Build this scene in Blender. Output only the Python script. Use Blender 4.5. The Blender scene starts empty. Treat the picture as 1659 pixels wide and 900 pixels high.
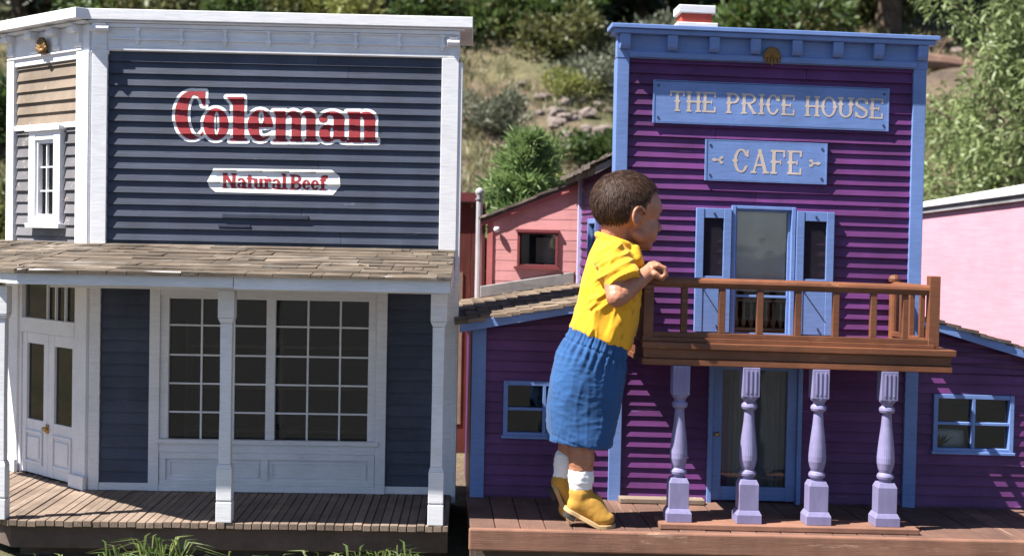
import bpy, bmesh, math, random
import numpy as np
from mathutils import Vector, Matrix, noise
R = math.radians
scene = bpy.context.scene
col = scene.collection
rng = random.Random(7)

# ------------------------------------------------------------------ camera, world, sun, exposure
cam = bpy.data.cameras.new('camera'); cam.lens = 52.08; cam.sensor_width = 36.0
cam.clip_start = 0.05; cam.clip_end = 500
cam.dof.use_dof = True; cam.dof.focus_distance = 3.5; cam.dof.aperture_fstop = 5.0
cam_ob = bpy.data.objects.new('camera', cam); col.objects.link(cam_ob)
cam_ob.matrix_world = (Matrix.Translation((0, 0, .953)) @ Matrix.Rotation(R(90 - 1.7), 4, 'X') @ Matrix.Rotation(R(1.1), 4, 'Z'))
scene.camera = cam_ob

SUN = Vector((-.53, -.222, .838)).normalized()
world = bpy.data.worlds.new('World'); scene.world = world; world.use_nodes = True
wn = world.node_tree
bg = wn.nodes['Background']
sky = wn.nodes.new('ShaderNodeTexSky'); sky.sky_type = 'NISHITA'; sky.sun_disc = False
sky.sun_elevation = math.asin(SUN.z); sky.sun_rotation = math.atan2(SUN.x, SUN.y)
sky.altitude = 2400; sky.dust_density = 1.2
wn.links.new(sky.outputs[0], bg.inputs[0]); bg.inputs[1].default_value = .056
sl = bpy.data.lights.new('sun', 'SUN'); sl.energy = 5.0; sl.angle = R(.5); sl.color = (1, .95, .87)
sun_ob = bpy.data.objects.new('sun', sl); col.objects.link(sun_ob)
sun_ob.rotation_euler = (-SUN).to_track_quat('-Z', 'Y').to_euler(); sun_ob.location = (-4, -3, 8)
vs = scene.view_settings
vs.view_transform = 'Standard'; vs.look = 'None'; vs.exposure = 1.52; vs.gamma = 1; vs.use_curve_mapping = False

# ------------------------------------------------------------------ materials
def srgb(r, g, b):
    f = lambda c: c / 12.92 if c <= .04045 else ((c + .055) / 1.055) ** 2.4
    return (f(r / 255), f(g / 255), f(b / 255), 1)

def nm(name):
    m = bpy.data.materials.new(name); m.use_nodes = True
    nt = m.node_tree; return m, nt, nt.nodes['Principled BSDF']

def N(nt, kind, **kw):
    n = nt.nodes.new(kind)
    for k, v in kw.items():
        if k in n.inputs: n.inputs[k].default_value = v
        else: setattr(n, k, v)
    return n

def mixrgb(nt, fac, a, b, mode='MIX'):
    n = nt.nodes.new('ShaderNodeMix'); n.data_type = 'RGBA'; n.blend_type = mode
    for sock, val in ((n.inputs[0], fac), (n.inputs[6], a), (n.inputs[7], b)):
        if hasattr(val, 'is_linked'): nt.links.new(val, sock)
        else: sock.default_value = val
    return n.outputs[2]

def ramp(nt, src, stops):
    n = nt.nodes.new('ShaderNodeValToRGB'); e = n.color_ramp.elements
    while len(e) < len(stops): e.new(.5)
    for i, (p, c) in enumerate(stops):
        e[i].position = p; e[i].color = c if hasattr(c, '__len__') else (c, c, c, 1)
    nt.links.new(src, n.inputs[0]); return n.outputs[0]

def coords(nt, scale=(1, 1, 1), kind='Object'):
    tc = nt.nodes.new('ShaderNodeTexCoord'); mp = nt.nodes.new('ShaderNodeMapping')
    mp.inputs['Scale'].default_value = scale
    nt.links.new(tc.outputs[kind], mp.inputs[0]); return mp.outputs[0]

def paint(name, rgb, rough=.55, grain=(6, 60, 60), var=.16, wear=None, wear_amt=.0, bump=.25, island=.10, spec=.35, stain=.25):
    """weathered painted or bare wood: blotches, grain, chipped paint, small bump"""
    m, nt, b = nm(name); L = nt.links
    base = (*rgb[:3], 1)
    v1 = coords(nt, (1, 1, 1))
    n1 = N(nt, 'ShaderNodeTexNoise', Scale=7.0, Detail=5.0, Roughness=.6); L.new(v1, n1.inputs['Vector'])
    dark = tuple(c * (1 - var * 1.6) for c in base[:3]) + (1,)
    light = tuple(min(c * (1 + var), .92) for c in base[:3]) + (1,)
    c = ramp(nt, n1.outputs['Fac'], [(.3, dark), (.7, light)])
    v2 = coords(nt, grain)
    n2 = N(nt, 'ShaderNodeTexNoise', Scale=4.0, Detail=6.0, Roughness=.65); L.new(v2, n2.inputs['Vector'])
    g = ramp(nt, n2.outputs['Fac'], [(.3, .72), (.62, 1.0)])
    c = mixrgb(nt, .55, c, g, 'MULTIPLY')
    if stain:
        n4 = N(nt, 'ShaderNodeTexNoise', Scale=3.2, Detail=7.0, Roughness=.72); L.new(coords(nt, (3, 3, 1)), n4.inputs['Vector'])
        s = ramp(nt, n4.outputs['Fac'], [(.42, .55), (.58, 1.0)])
        c = mixrgb(nt, stain, c, s, 'MULTIPLY')
    if wear:
        n3 = N(nt, 'ShaderNodeTexNoise', Scale=9.0, Detail=8.0, Roughness=.75); L.new(coords(nt, (grain[0] / 5, grain[1] / 14, grain[2] / 14)), n3.inputs['Vector'])
        f = ramp(nt, n3.outputs['Fac'], [(.60 - wear_amt, 0.0), (.66 - wear_amt, 1.0)])
        c = mixrgb(nt, f, c, (*wear[:3], 1))
    if island:
        ge = nt.nodes.new('ShaderNodeNewGeometry')
        r = ramp(nt, ge.outputs['Random Per Island'], [(0, 1 - island), (1, 1.0)])
        c = mixrgb(nt, 1.0, c, r, 'MULTIPLY')
    L.new(c, b.inputs['Base Color'])
    rr = ramp(nt, n1.outputs['Fac'], [(.2, rough + .12), (.8, rough - .08)]); L.new(rr, b.inputs['Roughness'])
    b.inputs['Specular IOR Level'].default_value = spec
    bp = N(nt, 'ShaderNodeBump', Strength=bump, Distance=.0015); L.new(n2.outputs['Fac'], bp.inputs['Height'])
    L.new(bp.outputs[0], b.inputs['Normal'])
    return m

def glass_mat(name, tint=(.90, .92, .92), base=.0):
    m = bpy.data.materials.new(name); m.use_nodes = True; nt = m.node_tree; nt.nodes.clear()
    out = nt.nodes.new('ShaderNodeOutputMaterial')
    tr = N(nt, 'ShaderNodeBsdfTransparent', Color=(*tint, 1)); gl = N(nt, 'ShaderNodeBsdfGlossy', Roughness=.03)
    fr = N(nt, 'ShaderNodeFresnel', IOR=1.5); ad = N(nt, 'ShaderNodeMath', operation='ADD'); ad.inputs[1].default_value = base
    nz = N(nt, 'ShaderNodeTexNoise', Scale=9.0); nt.links.new(coords(nt), nz.inputs['Vector'])
    bp = N(nt, 'ShaderNodeBump', Strength=.25, Distance=.003); nt.links.new(nz.outputs['Fac'], bp.inputs['Height']); nt.links.new(bp.outputs[0], gl.inputs['Normal'])
    mx = nt.nodes.new('ShaderNodeMixShader')
    nt.links.new(fr.outputs[0], ad.inputs[0]); nt.links.new(ad.outputs[0], mx.inputs[0])
    nt.links.new(tr.outputs[0], mx.inputs[1]); nt.links.new(gl.outputs[0], mx.inputs[2]); nt.links.new(mx.outputs[0], out.inputs[0])
    return m

def leaf_mat(name, c1, c2, rough=.5, trans=.35):
    m, nt, b = nm(name); L = nt.links
    ge = nt.nodes.new('ShaderNodeNewGeometry')
    c = ramp(nt, ge.outputs['Random Per Island'], [(0, (*c1, 1)), (1, (*c2, 1))])
    n1 = N(nt, 'ShaderNodeTexNoise', Scale=2.5, Detail=3.0); L.new(coords(nt), n1.inputs['Vector'])
    c = mixrgb(nt, .6, c, ramp(nt, n1.outputs['Fac'], [(.35, .55), (.65, 1.15)]), 'MULTIPLY')
    L.new(c, b.inputs['Base Color']); b.inputs['Roughness'].default_value = rough
    tl = nt.nodes.new('ShaderNodeBsdfTranslucent'); L.new(c, tl.inputs['Color'])
    mx = nt.nodes.new('ShaderNodeMixShader'); mx.inputs[0].default_value = trans
    out = nt.nodes['Material Output']
    L.new(b.outputs[0], mx.inputs[1]); L.new(tl.outputs[0], mx.inputs[2]); L.new(mx.outputs[0], out.inputs[0])
    return m

def cloth(name, rgb, rough=.85, weave=900, spots=None, var=.08, sheen=.1):
    m, nt, b = nm(name); L = nt.links
    n1 = N(nt, 'ShaderNodeTexNoise', Scale=14.0, Detail=4.0); L.new(coords(nt), n1.inputs['Vector'])
    c = ramp(nt, n1.outputs['Fac'], [(.3, tuple(x * (1 - var) for x in rgb) + (1,)), (.7, tuple(min(1, x * (1 + var)) for x in rgb) + (1,))])
    if spots:
        vo = N(nt, 'ShaderNodeTexVoronoi', Scale=40.0); L.new(coords(nt, (1, .8, .7)), vo.inputs['Vector'])
        f = ramp(nt, vo.outputs['Distance'], [(.20, 1.0), (.30, 0.0)])
        sep = N(nt, 'ShaderNodeSeparateColor'); L.new(vo.outputs['Color'], sep.inputs[0])
        k = ramp(nt, sep.outputs[0], [(.60, 0.0), (.62, .35)])
        mu = N(nt, 'ShaderNodeMath', operation='MULTIPLY'); L.new(f, mu.inputs[0]); L.new(k, mu.inputs[1])
        c = mixrgb(nt, mu.outputs[0], c, (*spots, 1))
    L.new(c, b.inputs['Base Color']); b.inputs['Roughness'].default_value = rough
    b.inputs['Sheen Weight'].default_value = sheen; b.inputs['Specular IOR Level'].default_value = .2
    n2 = N(nt, 'ShaderNodeTexNoise', Scale=weave * .35, Detail=2.0); L.new(coords(nt), n2.inputs['Vector'])
    bp = N(nt, 'ShaderNodeBump', Strength=.3, Distance=.0006); L.new(n2.outputs['Fac'], bp.inputs['Height']); L.new(bp.outputs[0], b.inputs['Normal'])
    return m

M = {}
bare = (.30, .25, .20)
M['white'] = paint('white_paint', (.76, .76, .80), .5, wear=(.46, .40, .36), wear_amt=-.06, island=.04, stain=.08, var=.06)
M['slate'] = paint('slate_siding', (.054, .066, .104), .5, wear=(.22, .23, .28), wear_amt=-.05, island=.22, grain=(3, 60, 60), var=.2, bump=.4)
M['tan_wood'] = paint('weathered_tan_wood', (.25, .195, .15), .75, wear=(.33, .30, .28), wear_amt=-.01, island=.25, grain=(3, 60, 60))
M['grey_siding'] = paint('pale_grey_siding', (.17, .165, .18), .7, wear=(.34, .29, .25), wear_amt=.03, island=.3, grain=(3, 60, 60))
M['shake'] = paint('weathered_shake', (.150, .115, .085), .85, wear=(.25, .22, .19), wear_amt=.05, island=.5, grain=(3, 40, 40), var=.3, bump=.8, stain=.5)
M['grey_deck'] = paint('weathered_deck', (.27, .20, .155), .8, wear=(.36, .31, .27), wear_amt=.0, island=.3, grain=(60, 4, 60), var=.2, bump=.6, stain=.4)
M['old_beam'] = paint('old_beam', (.13, .095, .08), .85, island=.15, grain=(4, 60, 60), var=.25, bump=.6, stain=.5)
M['purple'] = paint('purple_siding', (.125, .033, .145), .45, wear=(.22, .10, .26), wear_amt=-.03, island=.28, var=.22, grain=(3, 60, 60), bump=.35, stain=.2)
M['blue'] = paint('blue_trim', (.155, .25, .54), .5, island=.05, grain=(4, 40, 40), var=.1, wear=(.30, .40, .62), wear_amt=-.07, stain=.15)
M['lavender'] = paint('lavender_paint', (.225, .208, .37), .45, island=0, var=.12, wear=(.40, .37, .5), wear_amt=-.05, stain=.25, grain=(40, 40, 6))
M['pale_lavender'] = paint('pale_lavender_trim', (.50, .46, .72), .5, island=0)
M['brown'] = paint('stained_brown_wood', (.205, .078, .038), .45, wear=(.33, .16, .08), wear_amt=-.02, island=.25, grain=(4, 50, 50), var=.22, bump=.4, stain=.35)
M['red_deck'] = paint('red_brown_deck', (.19, .105, .08), .7, wear=(.30, .19, .14), wear_amt=.0, island=.3, grain=(50, 4, 50), var=.22, bump=.5, stain=.4)
M['red_beam'] = paint('red_brown_beam', (.27, .135, .092), .65, wear=(.40, .25, .18), wear_amt=.0, island=.1, grain=(3, 50, 50), var=.2, bump=.5, stain=.35)
M['pink'] = paint('pink_siding', (.60, .275, .28), .6, island=.08, grain=(3, 50, 50), var=.1)
M['pale_pink'] = paint('pale_pink_wall', (.62, .29, .36), .6, island=.03, grain=(3, 20, 20), var=.05, stain=.1)
M['dark_red'] = paint('dark_red_trim', (.17, .035, .04), .6, island=.08)
M['pink_trim'] = paint('dusky_pink_trim', (.42, .115, .12), .6, island=.08)
M['post_grey'] = paint('grey_post', (.40, .39, .43), .6, island=0)
M['barn_red'] = paint('barn_red_boards', (.115, .024, .02), .75, island=.25, grain=(50, 50, 4), wear=(.2, .09, .05), wear_amt=.02)
M['brick_red'] = paint('chimney_red', (.50, .075, .05), .65, island=.05, grain=(10, 10, 30))
M['grey_wood'] = paint('silvered_wood', (.30, .29, .30), .8, island=.2, grain=(4, 50, 50), var=.25, bump=.6, stain=.4)
M['shingle'] = paint('grey_brown_shingle', (.145, .115, .10), .85, island=.5, grain=(20, 30, 30), var=.3, bump=.7, wear=(.25, .2, .16), wear_amt=.02, stain=.4)
M['tan_shingle'] = paint('tan_wing_roof', (.24, .18, .13), .85, island=.35, grain=(20, 30, 30), var=.3, bump=.7, wear=(.2, .17, .15), wear_amt=.03, stain=.5)
M['sign_red'] = paint('sign_red', (.28, .018, .026), .5, island=0, var=.15, wear=(.55, .18, .18), wear_amt=-.06, grain=(3, 60, 60))
M['sign_white'] = paint('sign_white', (.78, .78, .80), .55, island=0, var=.06, stain=.1)
M['cream'] = paint('cream_lettering', (.55, .46, .41), .6, island=0, wear=(.35, .36, .48), wear_amt=-.02, stain=.2, grain=(20, 30, 30))
M['gilt'] = paint('gilt_ornament', (.22, .115, .03), .45, island=.1, grain=(20, 20, 20))
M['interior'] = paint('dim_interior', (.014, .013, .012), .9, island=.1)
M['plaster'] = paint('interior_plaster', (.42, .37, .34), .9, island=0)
M['shade'] = paint('grey_roller_shade', (.72, .67, .68), .8, island=0, var=.08, grain=(2, 3, 3))
M['screw'] = paint('dark_screw', (.05, .06, .10), .5, island=0)
M['brass'], _nt, _b = nm('brass'); _b.inputs['Base Color'].default_value = (.45, .28, .10, 1); _b.inputs['Metallic'].default_value = .9; _b.inputs['Roughness'].default_value = .4
M['glass'] = glass_mat('window_glass')
M['dark_glass'] = glass_mat('dim_window_glass', (.45, .42, .45), .0)
def screen_mat():
    m = bpy.data.materials.new('insect_screen'); m.use_nodes = True; nt = m.node_tree; nt.nodes.clear()
    out = nt.nodes.new('ShaderNodeOutputMaterial'); tr = N(nt, 'ShaderNodeBsdfTransparent'); df = N(nt, 'ShaderNodeBsdfDiffuse', Color=(.03, .028, .035, 1))
    ch_ = N(nt, 'ShaderNodeTexNoise', Scale=25.0); nt.links.new(coords(nt), ch_.inputs['Vector'])
    mx = nt.nodes.new('ShaderNodeMixShader'); nt.links.new(ramp(nt, ch_.outputs['Fac'], [(.3, .35), (.7, .55)]), mx.inputs[0])
    nt.links.new(tr.outputs[0], mx.inputs[1]); nt.links.new(df.outputs[0], mx.inputs[2]); nt.links.new(mx.outputs[0], out.inputs[0]); return m
M['screen'] = screen_mat()
M['curtain'] = cloth('grey_curtain', (.20, .21, .23), spots=None)
M['bark'] = paint('bark', (.10, .07, .05), .9, island=0, grain=(20, 20, 4), var=.3, bump=1.0)
M['log'] = paint('log_bark', (.17, .10, .075), .9, island=0, grain=(4, 20, 20), var=.3, bump=1.0)
M['rock'] = paint('hill_rock', (.26, .21, .19), .9, island=.3, grain=(6, 6, 6), var=.3, bump=1.0, stain=.5)

# ------------------------------------------------------------------ mesh builder and scene helpers
class MB:
    """collects geometry; local coordinates are (u right, d towards the viewer, v up)"""
    def __init__(s, mp=None, shear=0.0): s.v = []; s.f = []; s.mp = mp; s.k = shear
    def p(s, u, d, v):
        if s.mp: u, d, v = s.mp(u, d, v)
        s.v.append((u, -d, v + s.k * u)); return len(s.v) - 1
    def face(s, pts): s.f.append([s.p(*q) for q in pts])
    def box(s, u0, u1, d0, d1, v0, v1, tilt=0.0):
        i = [s.p(u, d, v + tilt * (u - u0)) for v in (v0, v1) for d in (d1, d0) for u in (u0, u1)]
        a = i
        for q in ((0, 1, 5, 4), (3, 2, 6, 7), (2, 0, 4, 6), (1, 3, 7, 5), (4, 5, 7, 6), (2, 3, 1, 0)): s.f.append([a[j] for j in q])
    def frame(s, u0, u1, v0, v1, w, d0, d1, wb=None, wt=None):
        wb = w if wb is None else wb; wt = w if wt is None else wt
        s.box(u0, u0 + w, d0, d1, v0, v1); s.box(u1 - w, u1, d0, d1, v0, v1)
        if wt: s.box(u0 + w, u1 - w, d0, d1 - .0015, v1 - wt, v1)
        if wb: s.box(u0 + w, u1 - w, d0, d1 - .0015, v0, v0 + wb)
    def prism(s, poly, ext):
        """poly: list of (u,d,v); ext: offset (du,dd,dv)"""
        a = [s.p(*q) for q in poly]; b = [s.p(q[0] + ext[0], q[1] + ext[1], q[2] + ext[2]) for q in poly]
        n = len(a); s.f.append(a[:]); s.f.append(b[::-1])
        for i in range(n): s.f.append([a[i], b[i], b[(i + 1) % n], a[(i + 1) % n]])
    def lathe(s, prof, u, d, seg=20, square=False, ang=0):
        rings = []
        for r, v in prof:
            if square:
                ring = [s.p(u + x * r, d + y * r, v) for x, y in ((-1, 1), (1, 1), (1, -1), (-1, -1))]
            else:
                ring = [s.p(u + r * math.cos(2 * math.pi * i / seg + ang), d - r * math.sin(2 * math.pi * i / seg + ang), v) for i in range(seg)]
            rings.append(ring)
        n = len(rings[0])
        for a, b in zip(rings, rings[1:]):
            for i in range(n): s.f.append([a[i], a[(i + 1) % n], b[(i + 1) % n], b[i]])
        s.f.append(rings[0][::-1]); s.f.append(rings[-1])
    def tube(s, pts, rad, seg=8):
        pts = [Vector(q) for q in pts]; rings = []
        for i, q in enumerate(pts):
            t = (pts[min(i + 1, len(pts) - 1)] - pts[max(i - 1, 0)]).normalized()
            a = t.cross(Vector((0, 0, 1)) if abs(t.z) < .9 else Vector((1, 0, 0))).normalized(); b = t.cross(a)
            r = rad[i] if hasattr(rad, '__len__') else rad
            rings.append([s.p(*(q + a * r * math.cos(2 * math.pi * j / seg) + b * r * math.sin(2 * math.pi * j / seg))) for j in range(seg)])
        for a, b in zip(rings, rings[1:]):
            for j in range(seg): s.f.append([a[j], a[(j + 1) % seg], b[(j + 1) % seg], b[j]])
        s.f.append(rings[0][::-1]); s.f.append(rings[-1])
    def build(s, name, mat, parent=None, bevel=0.0, smooth=False, recalc=True):
        me = bpy.data.meshes.new(name); me.from_pydata(s.v, [], s.f)
        if recalc:
            bm = bmesh.new(); bm.from_mesh(me); bmesh.ops.recalc_face_normals(bm, faces=bm.faces); bm.to_mesh(me); bm.free()
        return link(name, me, mat, parent, bevel, smooth)

def link(name, me, mat, parent=None, bevel=0.0, smooth=False):
    o = bpy.data.objects.new(name, me); col.objects.link(o)
    if mat is not None: me.materials.append(mat)
    if smooth:
        for p in me.polygons: p.use_smooth = True
    if bevel:
        b = o.modifiers.new('bevel', 'BEVEL'); b.width = bevel; b.segments = 2; b.limit_method = 'ANGLE'; b.angle_limit = R(40); b.harden_normals = False
    if parent is not None: o.parent = parent
    return o

def tag(o, label=None, cat=None, group=None, kind=None):
    if label: o['label'] = label
    if cat: o['category'] = cat
    if group: o['group'] = group
    if kind: o['kind'] = kind
    return o

def empty(name, loc, label, cat, group=None, yaw=0.0):
    o = bpy.data.objects.new(name, None); col.objects.link(o); o.location = loc; o.rotation_euler = (0, 0, R(yaw)); o.empty_display_size = .1
    return tag(o, label, cat, group)

def copy_tree(o, parent=None):
    c = o.copy(); col.objects.link(c)
    if parent is not None: c.parent = parent
    for ch in list(o.children): copy_tree(ch, c)
    return c

def siding(mb, u0, u1, v0, v1, p, t, holes=(), d0=0.0, jit=.0006, seed=1, warp=.0009, vary=.12):
    """clapboards lapped from the bottom; holes are (u0,u1,v0,v1)"""
    rg = random.Random(seed)
    n = int(math.ceil((v1 - v0) / p - 1e-6))
    for i in range(n):
        a = v0 + i * p; b = min(a + p, v1); j = rg.uniform(-jit, jit); tt = t * rg.uniform(1 - vary, 1 + vary)
        cuts = sorted({a, b, *[h for H in holes for h in H[2:] if a < h < b]})
        for lo, hi in zip(cuts, cuts[1:]):
            mid = (lo + hi) / 2
            iv = [(u0, u1)]
            for H in holes:
                if H[2] < mid < H[3]:
                    nx = []
                    for x0, x1 in iv:
                        if H[1] <= x0 or H[0] >= x1: nx.append((x0, x1)); continue
                        if H[0] > x0: nx.append((x0, H[0]))
                        if H[1] < x1: nx.append((H[1], x1))
                    iv = nx
            for x0, x1 in iv:
                # a joint now and then, so that boards are not endless
                xs = [x0, x1]
                if x1 - x0 > .4 and rg.random() < .6: xs = [x0, x0 + (x1 - x0) * rg.uniform(.2, .8), x1]
                for q0, q1 in zip(xs, xs[1:]):
                    e = rg.uniform(-.0004, .0004) if jit else 0; q1b = q1 - (.0008 if q1 != x1 else 0)
                    back = d0 - .006; n = max(1, int((q1b - q0) / .07)) if warp else 1; prev = None
                    for s_ in range(n + 1):
                        q = q0 + (q1b - q0) * s_ / n
                        wp = warp * noise.noise((q * 7, i * 3.7, seed * 1.9)); wv = .9 * warp * noise.noise((q * 5, i * 2.3, seed * 4.1))
                        fl = d0 + j + e + (tt + wp) * (1 - (lo - a) / p); fh = d0 + j + e + (tt + wp) * (1 - (hi - a) / p)
                        lo_ = lo + (wv if lo == a else 0)
                        a0 = [mb.p(q, fl, lo_), mb.p(q, fh, hi), mb.p(q, back, hi), mb.p(q, back, lo_)]
                        if prev: mb.f.append([prev[0], a0[0], a0[1], prev[1]]); mb.f.append([prev[3], a0[3], a0[0], prev[0]])
                        else: mb.f.append(a0[::-1])
                        prev = a0
                    mb.f.append(prev)

# ------------------------------------------------------------------ lettering: signed distance fields turned into thin meshes
class SD:
    def __init__(s, x0, x1, y0, y1, h):
        s.x0, s.y0, s.h = x0, y0, h
        s.nx = int((x1 - x0) / h) + 2; s.ny = int((y1 - y0) / h) + 2
        s.X, s.Y = np.meshgrid(x0 + h * np.arange(s.nx), y0 + h * np.arange(s.ny), indexing='ij')
        s.D = np.full(s.X.shape, 1e9)
    def _box(s, a0, a1, b0, b1):
        qx = np.abs(s.X - (a0 + a1) / 2) - (a1 - a0) / 2; qy = np.abs(s.Y - (b0 + b1) / 2) - (b1 - b0) / 2
        return np.hypot(np.maximum(qx, 0), np.maximum(qy, 0)) + np.minimum(np.maximum(qx, qy), 0)
    def _ell(s, cx, cy, rx, ry):
        px, py = s.X - cx, s.Y - cy
        k0 = np.hypot(px / rx, py / ry); k1 = np.hypot(px / rx ** 2, py / ry ** 2) + 1e-9
        return k0 * (k0 - 1) / k1
    def _seg(s, xa, ya, xb, yb, w):
        dx, dy = xb - xa, yb - ya; l = math.hypot(dx, dy); tx, ty = dx / l, dy / l
        mx, my = (xa + xb) / 2, (ya + yb) / 2
        a = (s.X - mx) * tx + (s.Y - my) * ty; b = -(s.X - mx) * ty + (s.Y - my) * tx
        qx = np.abs(a) - l / 2; qy = np.abs(b) - w / 2
        return np.hypot(np.maximum(qx, 0), np.maximum(qy, 0)) + np.minimum(np.maximum(qx, qy), 0)
    def _poly(s, pts):
        d = np.full(s.X.shape, 1e9); sg = np.ones(s.X.shape)
        n = len(pts)
        for i in range(n):
            ax, ay = pts[i]; bx, by = pts[i - 1]
            ex, ey = bx - ax, by - ay; wx, wy = s.X - ax, s.Y - ay
            t = np.clip((wx * ex + wy * ey) / (ex * ex + ey * ey), 0, 1)
            d = np.minimum(d, np.hypot(wx - ex * t, wy - ey * t))
            c1 = s.Y >= ay; c2 = s.Y < by; c3 = ex * wy > ey * wx
            sg = np.where((c1 & c2 & c3) | (~c1 & ~c2 & ~c3), -sg, sg)
        return d * sg
    def add(s, d): s.D = np.minimum(s.D, d)
    def mesh(s, D, fn, name, mat, parent):
        """filled contour of D<0; fn maps (x,y) to a 3D point"""
        V = []; F = []; h = s.h; cache = {}
        def vid(x, y):
            k = (round(x / h, 3), round(y / h, 3))
            if k not in cache: cache[k] = len(V); V.append(fn(x, y))
            return cache[k]
        neg = D < 0
        cnt = neg[:-1, :-1].astype(int) + neg[1:, :-1] + neg[1:, 1:] + neg[:-1, 1:]
        for i, j in zip(*np.nonzero(cnt)):
            x, y = s.x0 + i * h, s.y0 + j * h
            c = [(x, y, D[i, j]), (x + h, y, D[i + 1, j]), (x + h, y + h, D[i + 1, j + 1]), (x, y + h, D[i, j + 1])]
            out = []
            for a, b in zip(c, c[1:] + c[:1]):
                if a[2] < 0: out.append(vid(a[0], a[1]))
                if (a[2] < 0) != (b[2] < 0):
                    t = a[2] / (a[2] - b[2]); out.append(vid(a[0] + (b[0] - a[0]) * t, a[1] + (b[1] - a[1]) * t))
            o2 = []
            for q in out:
                if q not in o2: o2.append(q)
            if len(o2) > 2: F.append(o2)
        me = bpy.data.meshes.new(name); me.from_pydata(V, [], F)
        return link(name, me, mat, parent)

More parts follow.
